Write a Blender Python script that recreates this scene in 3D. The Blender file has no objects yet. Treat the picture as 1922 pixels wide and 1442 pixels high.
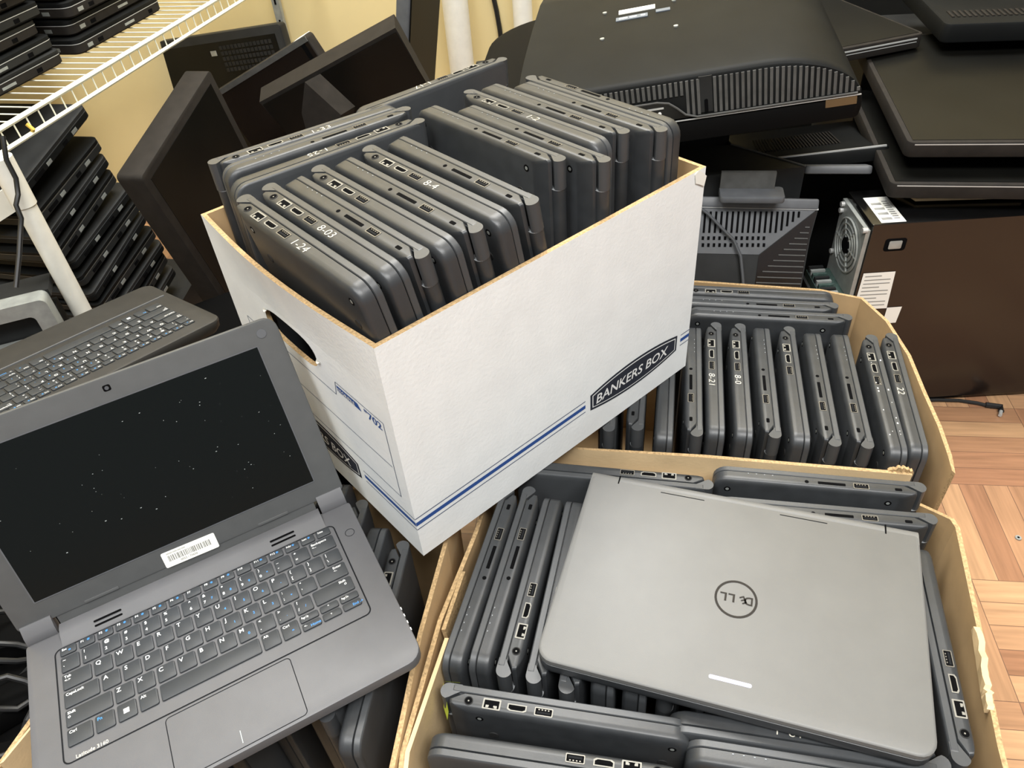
import bpy, bmesh, math, random
from mathutils import Vector, Matrix, Euler
random.seed(7)
sc = bpy.context.scene
COL = sc.collection
PI = math.pi
R_ = math.radians

# ------------------------------------------------------------------ camera
PITCH, ROLL, F, HC = 0.7175589, 0.09163242, 1444.0, 0.914
cp, sp, cr, sr = math.cos(PITCH), math.sin(PITCH), math.cos(ROLL), math.sin(ROLL)
FWD = Vector((0, cp, -sp))
_r, _d = Vector((1, 0, 0)), FWD.cross(Vector((1, 0, 0)))
RIGHT = cr * _r + sr * _d
DOWN = cr * _d - sr * _r
CAM = Vector((0, 0, HC))
cam = bpy.data.objects.new('camera', bpy.data.cameras.new('camera'))
COL.objects.link(cam)
cam.matrix_world = Matrix((RIGHT, -DOWN, -FWD)).transposed().to_4x4()
cam.location = CAM
cam.data.sensor_width = 36
cam.data.lens = 36 * F / 1922
cam.data.clip_start = .02
sc.camera = cam

def ray(p):
    return RIGHT * ((p[0] - 961) / F) + DOWN * ((p[1] - 721) / F) + FWD
def onz(p, z):
    d = ray(p); return CAM + d * ((z - HC) / d.z)
def ony(p, y):
    d = ray(p); return CAM + d * (y / d.y)
U = Vector((math.cos(R_(74.5)), math.sin(R_(74.5)), 0))     # along the left wall, away from the camera
N = Vector((U.y, -U.x, 0))                                  # out of the left wall, into the room
def onn(p, k):
    d = ray(p); return CAM + d * ((k - N.dot(CAM)) / N.dot(d))
def onu(p, k):
    d = ray(p); return CAM + d * ((k - U.dot(CAM)) / U.dot(d))
def UN(u, n, z=0):
    return U * u + N * n + Vector((0, 0, z))

# ------------------------------------------------------------------ materials
def lin(h):
    h = h.lstrip('#')
    o = []
    for i in (0, 2, 4):
        c = int(h[i:i + 2], 16) / 255
        o.append(c / 12.92 if c <= .04045 else ((c + .055) / 1.055) ** 2.4)
    return (*o, 1)
def pm(name, hexc, rough=.5, metal=0, var=0, scale=60, bump=0, bscale=900, spec=.5, emit=None, estr=0, dust=0):
    m = bpy.data.materials.new(name); m.use_nodes = True
    nt = m.node_tree; b = nt.nodes['Principled BSDF']
    c = lin(hexc)
    b.inputs['Base Color'].default_value = c
    b.inputs['Roughness'].default_value = rough
    b.inputs['Metallic'].default_value = metal
    b.inputs['Specular IOR Level'].default_value = spec
    if emit:
        b.inputs['Emission Color'].default_value = lin(emit); b.inputs['Emission Strength'].default_value = estr
    tc = nt.nodes.new('ShaderNodeTexCoord')
    if var or dust:
        n = nt.nodes.new('ShaderNodeTexNoise'); n.inputs['Scale'].default_value = scale; n.inputs['Detail'].default_value = 6
        nt.links.new(tc.outputs['Object'], n.inputs['Vector'])
        r = nt.nodes.new('ShaderNodeValToRGB')
        r.color_ramp.elements[0].position = .3; r.color_ramp.elements[1].position = .72
        r.color_ramp.elements[0].color = tuple(max(0, x * (1 - var)) for x in c[:3]) + (1,)
        hi = [x * (1 + var) for x in c[:3]]
        if dust: hi = [x + dust for x in hi]
        r.color_ramp.elements[1].color = tuple(min(1, x) for x in hi) + (1,)
        nt.links.new(n.outputs['Fac'], r.inputs['Fac'])
        nt.links.new(r.outputs['Color'], b.inputs['Base Color'])
    if bump:
        n2 = nt.nodes.new('ShaderNodeTexNoise'); n2.inputs['Scale'].default_value = bscale; n2.inputs['Detail'].default_value = 3
        nt.links.new(tc.outputs['Object'], n2.inputs['Vector'])
        bp_ = nt.nodes.new('ShaderNodeBump'); bp_.inputs['Strength'].default_value = bump; bp_.inputs['Distance'].default_value = .001
        nt.links.new(n2.outputs['Fac'], bp_.inputs['Height'])
        nt.links.new(bp_.outputs['Normal'], b.inputs['Normal'])
    return m
PL = pm('charcoal_plastic', '393b3d', .5, var=.12, bump=.05, spec=.45)
PLB = pm('black_plastic_underside', '303234', .42, var=.15, bump=.05, spec=.5)
LID = pm('dark_grey_lid', '3d3f41', .42, var=.06, bump=.06, bscale=1600, spec=.5)
LIDG = pm('grey_lid_finish', '666664', .5, var=.05, scale=25, bump=.08, bscale=1800, spec=.5)
KBD = pm('worn_dark_deck', '2e2d2b', .6, var=.12, scale=40, bump=.1, spec=.3)  # darker and browner than the open laptop's deck
DECK = pm('grey_palmrest', '58585a', .5, var=.05, scale=40, bump=.1, bscale=2200, spec=.5)
BEZ = pm('bezel_plastic', '4c4d4d', .55, var=.06, bump=.08, bscale=2200)
KEYM = pm('black_keycap', '303336', .5, var=.08, bump=.04)
DK = pm('dark_recess', '0a0a0b', .9, spec=.05)
GRV = pm('groove_shadow_plastic', '1a1b1d', .8, spec=.1)
RUB = pm('rubber', '141414', .8)
MET = pm('connector_metal', '7f7d76', .5, metal=.2)
USBM = pm('usb_shell', '6d6a63', .4, metal=.4)
STEEL = pm('dull_steel', '9a9e9b', .45, metal=.35, var=.15)
DULLB = pm('black_bag_fabric', '0c0c0c', .95, spec=.02)  # even near-black without sheen, for plain boxes and adapters
RINGM = pm('hinge_ring', '85888a', .4)
GOLD = pm('contact_gold', 'c09a50', .35, metal=1)
WHT = pm('white_ink', 'e8e8e6', .6)
SILV = pm('silver_marker_ink', 'cfcabb', .5, var=.25, scale=900)
BLUE = pm('blue_ink', '3f8fd6', .6)
SCREEN = pm('glossy_screen', '090d0c', .18, spec=.4)
DUST = pm('dust_specks', 'a9b0ae', .8)
GREENT = pm('yellow_green_tape', 'b9c93a', .6)
LED = pm('activity_light', 'ded8ff', .4, emit='d8d0ff', estr=.9)
LEDD = pm('indicator_lens', '8d9296', .4)
BOXW = pm('white_box_paper', 'e8eae9', .75, var=.035, scale=30, bump=.25, bscale=260, spec=.25)
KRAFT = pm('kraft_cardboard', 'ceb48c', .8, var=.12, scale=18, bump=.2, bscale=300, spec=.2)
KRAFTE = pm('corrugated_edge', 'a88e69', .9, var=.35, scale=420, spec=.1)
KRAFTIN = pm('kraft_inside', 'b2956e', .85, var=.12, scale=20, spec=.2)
INKK = pm('black_print', '2c2f38', .7, spec=.2)
INKB = pm('blue_print', '2f4f8e', .7, spec=.2)
INKL = pm('fine_line_print', '4a5570', .7, spec=.2)
PAPER = pm('label_paper', 'e9e8e0', .65)
GREYP = pm('grey_print', '8b8b86', .7)
PVC = pm('white_pvc', 'dddcd2', .4, var=.04)
WIREW = pm('white_coated_wire', 'e2e2cf', .45)
WALLM = pm('yellow_wall_paint', 'dac996', .7, var=.03, scale=6, bump=.08, bscale=120)
GLOSS = pm('glossy_black_plastic', '0d0d0d', .18, var=.1, spec=.5)
MATB = pm('matte_black_plastic', '222323', .55, var=.2, scale=30, bump=.06, spec=.25)
SATB = pm('satin_black_plastic', '171818', .5, var=.15, scale=14, bump=.05, spec=.08)
DUSTB = pm('dusty_black_plastic', '24211e', .75, var=.2, scale=45, bump=.1, spec=.18)
DUSTG = pm('dusty_grey_plastic', '4b4b49', .65, var=.2, scale=60, bump=.1)
SLATE = pm('slate_grey_plastic', '56585b', .5, var=.12, scale=50)
DSCR = pm('dark_matte_screen', '0e0e0c', .4, var=.25, scale=12, spec=.25)
BRN = pm('gloss_brown_black_panel', '1b1512', .22, var=.12, scale=6, spec=.6)
EDGE = pm('bright_edge_trim', 'b4b5b3', .4, metal=.2)
PCB = pm('circuit_board', '3b4d48', .5, var=.4, scale=220)
CORD = pm('black_cord', '141516', .5)
GRYC = pm('grey_cord', '4a4c4f', .5)
LEAF = pm('dark_green_leaf', '2a3222', .6)

# ------------------------------------------------------------------ mesh builder
_txt = {}
def text_mesh(s, off=.012):
    key = (s, off)
    if key not in _txt:
        cu = bpy.data.curves.new('t', 'FONT'); cu.body = s; cu.align_x = 'LEFT'; cu.resolution_u = 3; cu.offset = off
        o = bpy.data.objects.new('t', cu); COL.objects.link(o)
        dg = bpy.context.evaluated_depsgraph_get(); dg.update()
        me = bpy.data.meshes.new_from_object(o.evaluated_get(dg))
        _txt[key] = ([tuple(v.co) for v in me.vertices], [tuple(p.vertices) for p in me.polygons])
        bpy.data.objects.remove(o); bpy.data.curves.remove(cu); bpy.data.meshes.remove(me)
    return _txt[key]

def rrect(w, d, r, n=5, cx=0, cy=0):
    """counter-clockwise rounded rectangle; r = one radius or four (ne, nw, sw, se)"""
    rs = r if isinstance(r, (tuple, list)) else (r,) * 4
    out = []
    for (sx, sy, a0), q in zip(((1, 1, 0), (-1, 1, 90), (-1, -1, 180), (1, -1, 270)), rs):
        for i in range(n + 1):
            a = R_(a0 + 90 * i / n)
            out.append((cx + sx * (w / 2 - q) + q * math.cos(a), cy + sy * (d / 2 - q) + q * math.sin(a)))
    return out

class MB:
    def __init__(s): s.v = []; s.f = []; s.m = []
    def add(s, vs, fs, mi=0, M=None):
        k = len(s.v)
        for p in vs:
            p = Vector(p)
            s.v.append(M @ p if M is not None else p)
        for f in fs:
            s.f.append([i + k for i in f]); s.m.append(mi)
        return s
    def loft(s, rings, mi=0, M=None, cap=True, closed=True):
        n = len(rings[0]); vs = [p for r in rings for p in r]; fs = []
        for a in range(len(rings) - 1):
            for i in range(n if closed else n - 1):
                j = (i + 1) % n
                fs.append((a * n + i, a * n + j, (a + 1) * n + j, (a + 1) * n + i))
        if cap:
            fs.append(tuple(reversed(range(n)))); fs.append(tuple(range((len(rings) - 1) * n, len(rings) * n)))
        return s.add(vs, fs, mi, M)
    def box(s, c, size, mi=0, M=None, b=0):
        x, y, z = size
        if b <= 0:
            return s.loft([[(c[0] + i * x / 2, c[1] + j * y / 2, c[2] + k * z / 2) for i, j in ((-1, -1), (1, -1), (1, 1), (-1, 1))] for k in (-1, 1)], mi, M)
        return s.rbox((c[0], c[1]), c[2] - z / 2, c[2] + z / 2, x, y, b, b, mi, M, n=2)
    def rbox(s, c, z0, z1, w, d, r, b=.001, mi=0, M=None, n=5):
        """rounded-plan box with softened top and bottom edges"""
        rs = r if isinstance(r, (tuple, list)) else (r,) * 4
        rings = []
        for z, ins in ((z0, b), (z0 + b * .3, b * .3), (z0 + b, 0), (z1 - b, 0), (z1 - b * .3, b * .3), (z1, b)):
            rings.append([(x, y, z) for x, y in rrect(w - 2 * ins, d - 2 * ins, tuple(max(q - ins, .0002) for q in rs), n, c[0], c[1])])
        return s.loft(rings, mi, M)
    def prism(s, poly, h0, h1, mi=0, M=None):
        return s.loft([[(x, y, h0) for x, y in poly], [(x, y, h1) for x, y in poly]], mi, M)
    def cyl(s, a, b, r, mi=0, n=16, M=None, r2=None):
        a, b = Vector(a), Vector(b); t = (b - a).normalized()
        x = t.orthogonal().normalized(); y = t.cross(x)
        return s.loft([[p + (x * math.cos(2 * PI * i / n) + y * math.sin(2 * PI * i / n)) * q for i in range(n)] for p, q in ((a, r), (b, r if r2 is None else r2))], mi, M)
    def tube(s, pts, r, mi=0, n=8, M=None):
        pts = [Vector(p) for p in pts]; rings = []; x = None
        for i, p in enumerate(pts):
            t = (pts[min(i + 1, len(pts) - 1)] - pts[max(i - 1, 0)]).normalized()
            x = t.orthogonal().normalized() if x is None else (x - t * x.dot(t)).normalized()
            y = t.cross(x)
            rings.append([p + (x * math.cos(2 * PI * k / n) + y * math.sin(2 * PI * k / n)) * r for k in range(n)])
        return s.loft(rings, mi, M)
    def text(s, st, h, M, mi=0, sx=1.0, shear=0, off=.012):
        vs, fs = text_mesh(st, off)
        return s.add([(x * h * sx / .72 + shear * y * h, y * h / .72, 0) for x, y, z in vs], fs, mi, M)
    def mesh(s, name, mats, angle=35, smooth=True):
        me = bpy.data.meshes.new(name)
        me.from_pydata([tuple(v) for v in s.v], [], s.f)
        for m in (mats if isinstance(mats, (list, tuple)) else [mats]): me.materials.append(m)
        me.polygons.foreach_set('material_index', s.m)
        bm = bmesh.new(); bm.from_mesh(me)
        bmesh.ops.recalc_face_normals(bm, faces=bm.faces)
        bm.to_mesh(me); bm.free()
        if smooth:
            me.polygons.foreach_set('use_smooth', [True] * len(me.polygons))
            me.set_sharp_from_angle(angle=R_(angle))
        return me
    def build(s, name, mats, parent=None, angle=35, smooth=True):
        return link(name, s.mesh(name, mats, angle, smooth), parent)

def link(name, me, parent=None):
    o = bpy.data.objects.new(name, me); COL.objects.link(o)
    if parent: o.parent = parent
    return o
def tag(o, label=None, cat=None, group=None, kind=None):
    if label: o['label'] = label
    if cat: o['category'] = cat
    if group: o['group'] = group
    if kind: o['kind'] = kind
    return o
def thing(name, label, cat, group=None, M=None):
    o = bpy.data.objects.new(name, None); COL.objects.link(o); o.empty_display_size = .02
    if M is not None: o.matrix_world = M
    return tag(o, label, cat, group)
def copy_tree(o, parent=None):
    c = o.copy(); COL.objects.link(c); c.parent = parent
    for ch in list(o.children): copy_tree(ch, c)
    return c
def frame(x, y, z, o):
    return Matrix((x, y, z)).transposed().to_4x4() if o is None else Matrix.Translation(o) @ Matrix((x, y, z)).transposed().to_4x4()
def euM(t, e): return Matrix.Translation(Vector(t)) @ Euler(e, 'XYZ').to_matrix().to_4x4()
ORD = ['first', 'second', 'third', 'fourth', 'fifth', 'sixth', 'seventh', 'eighth', 'ninth', 'tenth', 'eleventh', 'twelfth', 'thirteenth', 'fourteenth']

# ------------------------------------------------------------------ the closed laptop (hinge at +y, lid up, base on z=0)
W, D, T = .303, .204, .0205
def plan(w, y0, y1, rf, rb, z, n=5):
    return [(x, y, z) for x, y in rrect(w, y1 - y0, (rb, rb, rf, rf), n, 0, (y0 + y1) / 2)]
LM = {}
def laptop_meshes():
    b = MB()
    b.loft([plan(W - 2 * i, -D / 2 + i, yb, .014 - i * .5, .003, z) for z, i, yb in
            ((0, .005, .078), (.0008, .0028, .084), (.0022, .0008, .090), (.0036, 0, .0932), (.0072, 0, .0942), (.0128, 0, .0845), (.0131, .0006, .0838))])
    # middle barrel of the hinge belongs to the base
    b.cyl((-.1228, .0955, .0132), (.1228, .0955, .0132), .0069, n=22)
    LM['base'] = b.mesh('base', PLB, 40)
    l = MB()
    l.loft([plan(W - 2 * i, -D / 2 + i, .0945, .014 - i * .5, .003, z) for z, i in ((.0130, .0030), (.0139, .0030), (.01391, .0006), (.0145, 0), (.0192, 0), (.0200, .0007), (.0205, .002))])
    LM['lid'] = l.mesh('lid', LID, 40)
    # end knuckle: rounded lobe hooking down behind the base
    lobe = [(.0855, .0143), (.0905, .0112), (.0948, .0082)]
    cy, cz, r = .0962, .0134, .0068
    for i in range(12):
        a = R_(-78 + 168 * i / 11); lobe.append((cy + r * math.cos(a), cz + r * math.sin(a)))
    lobe.append((.0855, .0200))
    k = MB()
    X = Matrix(((0, 0, 1, 0), (1, 0, 0, 0), (0, 1, 0, 0), (0, 0, 0, 1)))
    k.prism(lobe, W / 2 - .0283, W / 2 - .0003, 0, X); k.cyl((W / 2 - .0288, .0955, .0132), (W / 2 - .0283, .0955, .0132), .00705, 1, 22)
    LM['hinge'] = k.mesh('hinge', [LID, RINGM], 40)
    k = MB(); k.prism(lobe, -W / 2 + .0003, -W / 2 + .0283, 0, X); k.cyl((-W / 2 + .0283, .0955, .0132), (-W / 2 + .0288, .0955, .0132), .00705, 1, 22)
    LM['hingeL'] = k.mesh('hinge', [LID, RINGM], 40)
    # ports; local frame on a side face: a = along +y, b = up, c = outward
    def side(sgn): return Matrix(((0, 0, sgn, sgn * W / 2), (1, 0, 0, 0), (0, 1, 0, 0), (0, 0, 0, 1)))
    def ring(m, poly_o, poly_i, c0, c1, mi, M):
        n = len(poly_o)
        vs = [(x, y, c1) for x, y in poly_o] + [(x, y, c1) for x, y in poly_i] + [(x, y, c0) for x, y in poly_o]
        fs = [(i, (i + 1) % n, n + (i + 1) % n, n + i) for i in range(n)] + [(2 * n + i, 2 * n + (i + 1) % n, (i + 1) % n, i) for i in range(n)]
        m.add(vs, fs, mi, M)
    Lf, Rf = side(-1), side(1)
    p = MB(); zc = .0072
    circ = lambda y, r, n=16: [(y + r * math.cos(2 * PI * i / n), zc + r * math.sin(2 * PI * i / n)) for i in range(n)]
    ring(p, circ(.0775, .0038), circ(.0775, .0031), -.0002, .0004, 1, Lf); p.prism(circ(.0775, .0031), -.0002, .00015, 0, Lf); p.prism(circ(.0775, .0007, 8), 0, .0003, 2, Lf)
    LM['power_jack'] = p.mesh('power_jack', [DK, RUB, MET])
    p = MB(); y = .058
    ring(p, rrect(.0150, .0090, .0006, 2, y, zc), rrect(.0125, .0066, .0005, 2, y, zc - .0002), -.0002, .0004, 0, Lf)
    p.prism(rrect(.0128, .0070, .0005, 2, y, zc - .0002), -.0002, .00012, 1, Lf)
    p.box((y - .0032, zc - .0022, .0003), (.0030, .0022, .0004), 0, Lf); p.box((y + .0034, zc - .0022, .0003), (.0026, .0022, .0004), 0, Lf)
    p.box((y, zc - .0030, .0003), (.0050, .0010, .0004), 1, Lf)
    LM['ethernet_port'] = p.mesh('ethernet_port', [MET, DK])
    p = MB(); y = .037
    hd = lambda w, h: [(y - w / 2, zc - h / 2 + .0012), (y - w / 2 + .0022, zc - h / 2), (y + w / 2 - .0022, zc - h / 2), (y + w / 2, zc - h / 2 + .0012), (y + w / 2, zc + h / 2), (y - w / 2, zc + h / 2)]
    ring(p, hd(.0160, .0060), hd(.0138, .0042), -.0002, .0004, 0, Lf); p.prism(hd(.0140, .0044), -.0002, .00012, 1, Lf); p.box((y, zc + .0003, .0003), (.0100, .0009, .0004), 1, Lf)
    LM['video_port'] = p.mesh('video_port', [MET, DK])
    def usb(y, M):
        p = MB()
        ring(p, rrect(.0150, .0070, .0008, 2, y, zc), rrect(.0134, .0054, .0005, 2, y, zc), -.0002, .0004, 0, M)
        p.prism(rrect(.0136, .0056, .0005, 2, y, zc), -.0002, .00012, 1, M)
        p.box((y, zc - .0008, .0003), (.0110, .0018, .0004), 2, M)
        for i in range(4): p.box((y - .0039 + .0026 * i, zc + .0016, .0003), (.0012, .0009, .0004), 0, M)
        return p.mesh('usb_port', [USBM, DK, GRV])
    LM['usbL'] = usb(.015, Lf); LM['usbR'] = usb(.041, Rf)
    p = MB(); p.prism(rrect(.0066, .0034, .0008, 2, .076, zc), -.0002, .0002, 0, Rf); LM['lock_slot'] = p.mesh('lock_slot', [DK])
    p = MB(); p.prism(rrect(.0265, .0034, .0006, 2, .013, zc), -.0002, .0002, 0, Rf); LM['card_slot'] = p.mesh('card_slot', [DK])
    p = MB(); p.prism([(-.011 + .0020 * math.cos(2 * PI * i / 14), zc + .0020 * math.sin(2 * PI * i / 14)) for i in range(14)], -.0002, .0002, 0, Rf); LM['audio_jack'] = p.mesh('audio_jack', [DK])
    p = MB()
    for i in range(4): p.box((-.068 + .008 * i, .0115, .00015), (.0012, .0007, .0004), 0, Rf)
    LM['indicator_lights'] = p.mesh('indicator_lights', [LEDD])
    p = MB(); p.cyl((0, 0, -.0006), (0, 0, .0004), .0040, n=16, r2=.0046); LM['foot'] = p.mesh('rubber_foot', [RUB])
    p = MB(); p.cyl((0, 0, -.0002), (0, 0, .0004), .0034, 0, 14); p.cyl((0, 0, -.0003), (0, 0, 0), .0018, 1, 10); LM['screw'] = p.mesh('bottom_screw', [DK, STEEL])
laptop_meshes()

def make_laptop():
    r = thing('closed_laptop', 'x', 'laptop')
    link('base', LM['base'], r); ld = link('lid', LM['lid'], r)
    link('hinge', LM['hinge'], ld); link('hinge', LM['hingeL'], ld)
    for n, k in (('power_jack', 'power_jack'), ('ethernet_port', 'ethernet_port'), ('video_port', 'video_port'), ('usb_port', 'usbL'), ('usb_port', 'usbR'),
                 ('lock_slot', 'lock_slot'), ('card_slot', 'card_slot'), ('audio_jack', 'audio_jack'), ('indicator_lights', 'indicator_lights')):
        link(n, LM[k], r)
    for sx in (-1, 1):
        for yy, k in ((-.082, 'foot'), (.058, 'foot')):
            o = link('rubber_foot', LM[k], r); o.location = (sx * .112, yy, 0)
        for yy in (-.088, .068):
            o = link('bottom_screw', LM['screw'], r); o.location = (sx * .138, yy, 0)
    return r
PROTO = make_laptop(); used = [False]
def new_laptop(label, group, M):
    o = copy_tree(PROTO)
    o['label'] = label
    if group: o['group'] = group
    elif 'group' in o: del o['group']
    o.matrix_world = M
    return o
def marker(o, s, y=.0005, h=.0074):
    """number written with a silver marker on the left side"""
    m = MB()
    M = Matrix(((0, 0, -1, -W / 2 - .0003), (-1, 0, 0, y), (0, 1, 0, .0036), (0, 0, 0, 1)))
    m.text(s, h, M, 0, 1.25, .15, off=-.012)
    return m.build('handwritten_mark', SILV, o)

def stand(side, hpx, fpx, ztop, label, group, lean=0, shift=(0, 0), mark=None, ang=None, roll=0, anchor='mid'):
    """a laptop standing on end; pixel ends of its upper edge (hinge end, front end) seen at height ztop"""
    H, Fp = onz(hpx, ztop), onz(fpx, ztop)
    h = (H - Fp); h.z = 0; h.normalize()
    if ang is not None:
        a = R_(ang); h = Vector((math.cos(a), math.sin(a), 0))
    mid = (H + Fp) / 2
    if anchor == 'hinge': mid = H - h * (D / 2 - .004)
    if anchor == 'front': mid = Fp + h * (D / 2 - .004)
    mid += Vector((shift[0], shift[1], 0))
    Z = Vector((0, 0, 1))
    x = -Z if side == 'L' else Z
    z = x.cross(h)
    rot = frame(x, h, z, None)
    rot = Matrix.Rotation(R_(lean), 4, h) @ Matrix.Rotation(R_(roll), 4, z) @ rot
    # centre of the upper side face sits at mid; local centre of that face:
    loc = Vector((-W / 2 if side == 'L' else W / 2, 0, T / 2))
    M = rot.copy(); M.translation = mid - rot.to_3x3() @ loc
    o = new_laptop(label, group, M)
    if mark: marker(o, mark)
    return o

# ------------------------------------------------------------------ the setting
room = MB()
def struct(name, mb, mats, **k):
    return tag(mb.build(name, mats, None, **k), kind='structure')
m = MB(); m.box((0, 0, -.02), (7, 7, .04))
fl = struct('floor', m, None or [WALLM])
def parquet():
    m = bpy.data.materials.new('parquet_wood'); m.use_nodes = True
    nt = m.node_tree; b = nt.nodes['Principled BSDF']; L = nt.links.new
    tc = nt.nodes.new('ShaderNodeTexCoord'); mp = nt.nodes.new('ShaderNodeMapping'); mp.inputs['Rotation'].default_value = (0, 0, R_(10))
    mp.inputs['Location'].default_value = (.03, .02, 0)
    L(tc.outputs['Object'], mp.inputs['Vector'])
    s = .17
    ch = nt.nodes.new('ShaderNodeTexChecker'); ch.inputs['Scale'].default_value = 1 / s; ch.inputs['Color1'].default_value = (1, 1, 1, 1); ch.inputs['Color2'].default_value = (0, 0, 0, 1)
    L(mp.outputs['Vector'], ch.inputs['Vector'])
    outs = []
    for k in (0, 1):
        mp2 = nt.nodes.new('ShaderNodeMapping'); mp2.inputs['Rotation'].default_value = (0, 0, R_(90 * k)); L(mp.outputs['Vector'], mp2.inputs['Vector'])
        br = nt.nodes.new('ShaderNodeTexBrick'); br.offset = 0
        br.inputs['Scale'].default_value = 1; br.inputs['Brick Width'].default_value = s; br.inputs['Row Height'].default_value = s / 5
        br.inputs['Mortar Size'].default_value = .0005; br.inputs['Mortar'].default_value = lin('6b5040')
        br.inputs['Color1'].default_value = lin('b5906c'); br.inputs['Color2'].default_value = lin('8d644b')
        L(mp2.outputs['Vector'], br.inputs['Vector'])
        mp3 = nt.nodes.new('ShaderNodeMapping'); mp3.inputs['Scale'].default_value = (9, 130, 1); L(mp2.outputs['Vector'], mp3.inputs['Vector'])
        nz = nt.nodes.new('ShaderNodeTexNoise'); nz.inputs['Scale'].default_value = 1; nz.inputs['Detail'].default_value = 5; L(mp3.outputs['Vector'], nz.inputs['Vector'])
        mx = nt.nodes.new('ShaderNodeMixRGB'); mx.blend_type = 'OVERLAY'; mx.inputs['Fac'].default_value = .45
        L(br.outputs['Color'], mx.inputs['Color1']); L(nz.outputs['Fac'], mx.inputs['Color2']); outs.append(mx)
    mix = nt.nodes.new('ShaderNodeMixRGB'); L(ch.outputs['Fac'], mix.inputs['Fac']); L(outs[0].outputs['Color'], mix.inputs['Color1']); L(outs[1].outputs['Color'], mix.inputs['Color2'])
    L(mix.outputs['Color'], b.inputs['Base Color']); b.inputs['Roughness'].default_value = .32
    return m
fl.data.materials[0] = parquet()
BW, LW = 1.98, -1.34          # back wall along U, left wall along N
def wall(name, a, b, z1=2.5, t=.08, side=1):
    a, b = Vector(a), Vector(b); d = (b - a); L = d.length; d.normalize(); nrm = Vector((d.y, -d.x, 0)) * side
    mb = MB(); mb.loft([[a, b, b - nrm * t, a - nrm * t], [p + Vector((0, 0, z1)) for p in (a, b, b - nrm * t, a - nrm * t)]])
    return struct(name, mb, WALLM)
wall('wall_back', UN(BW, LW - .08), UN(BW, 2.6), side=1)
wall('wall_left', UN(.35, LW), UN(BW, LW), side=1)
m = MB(); m.loft([[UN(-1.2, LW, 2.5), UN(-1.2, 2.6, 2.5), UN(BW, 2.6, 2.5), UN(BW, LW, 2.5)], [UN(-1.2, LW, 2.54), UN(-1.2, 2.6, 2.54), UN(BW, 2.6, 2.54), UN(BW, LW, 2.54)]])
struct('ceiling', m, pm('ceiling_white', 'd8d6cc', .9))
m = MB()
for a, b in (((.52, .0),) * 0 or ()): pass
# ------------------------------------------------------------------ white file box
FB_T2, FB_B3, FB_T1, FB_Z0, FB_H = Vector((-.1004, .4571, 0)), Vector((.2105, .7015, 0)), Vector((-.2898, .6980, 0)), .3055, .2571
eL = (FB_B3 - FB_T2); LL = eL.length; eL.normalize()
eS = Vector((-eL.y, eL.x, 0)); LS = .3066
M_fb = frame(eL, eS, Vector((0, 0, 1)), FB_T2 + Vector((0, 0, FB_Z0)))     # x along the long side, y along the short side, z up
fb = thing('file_box', 'white cardboard file box full of laptops set across the brown cartons', 'box', None, M_fb)
t = .0045; H_ = FB_H
def panel(mb, O, ex, ey, w, h, n, t, hole=None):
    """upright panel from O: width ex, height ey, outward n; materials 0 outside, 1 inside, 2 edges"""
    M = frame(ex, ey, n, O)
    if not hole:
        q = [(0, 0), (w, 0), (w, h), (0, h)]
        mb.add([(x, y, 0) for x, y in q], [(0, 1, 2, 3)], 0, M); mb.add([(x, y, -t) for x, y in q], [(3, 2, 1, 0)], 1, M)
        mb.add([(x, y, 0) for x, y in q] + [(x, y, -t) for x, y in q], [(0, 1, 5, 4), (1, 2, 6, 5), (3, 0, 4, 7)], 0, M)
        mb.add([(w, h, 0), (0, h, 0), (0, h, -t), (w, h, -t)], [(0, 1, 2, 3)], 2, M)
        return
    n_ = len(hole); cx = sum(p[0] for p in hole) / n_; cy = sum(p[1] for p in hole) / n_
    outer = []
    for (x, y) in hole:
        dx, dy = x - cx, y - cy
        k = min([(w - cx) / dx if dx > 1e-9 else 1e9, -cx / dx if dx < -1e-9 else 1e9, (h - cy) / dy if dy > 1e-9 else 1e9, -cy / dy if dy < -1e-9 else 1e9])
        outer.append((cx + dx * k, cy + dy * k))
    # make sure corners are hit
    for c in ((0, 0), (w, 0), (w, h), (0, h)):
        i = min(range(n_), key=lambda i: (outer[i][0] - c[0]) ** 2 + (outer[i][1] - c[1]) ** 2); outer[i] = c
    for z, mi in ((0, 0), (-t, 1)):
        mb.add([(x, y, z) for x, y in outer] + [(x, y, z) for x, y in hole], [(i, (i + 1) % n_, n_ + (i + 1) % n_, n_ + i) for i in range(n_)], mi, M)
    for loop in (outer, hole):
        mb.add([(x, y, 0) for x, y in loop] + [(x, y, -t) for x, y in loop], [(i, (i + 1) % n_, n_ + (i + 1) % n_, n_ + i) for i in range(n_)], 2, M)
ex, ey, ez = Vector((1, 0, 0)), Vector((0, 1, 0)), Vector((0, 0, 1))
hole = []
for i in range(24):
    a = 2 * PI * i / 24
    c, s_ = math.cos(a), math.sin(a)
    x = .048 * (abs(c) ** .55) * (1 if c >= 0 else -1); y = .0165 * (abs(s_) ** .8) * (1 if s_ >= 0 else -1)
    hole.append((.168 + x, .178 + y))
mb = MB(); panel(mb, Vector((0, 0, 0)), ex, ez, LL, H_, -ey, t); mb.build('long_panel', [BOXW, KRAFTIN, KRAFTE], fb, smooth=False)
mb = MB(); panel(mb, Vector((LL, LS, 0)), -ex, ez, LL, H_, ey, t); mb.build('long_panel', [BOXW, KRAFTIN, KRAFTE], fb, smooth=False)
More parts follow.
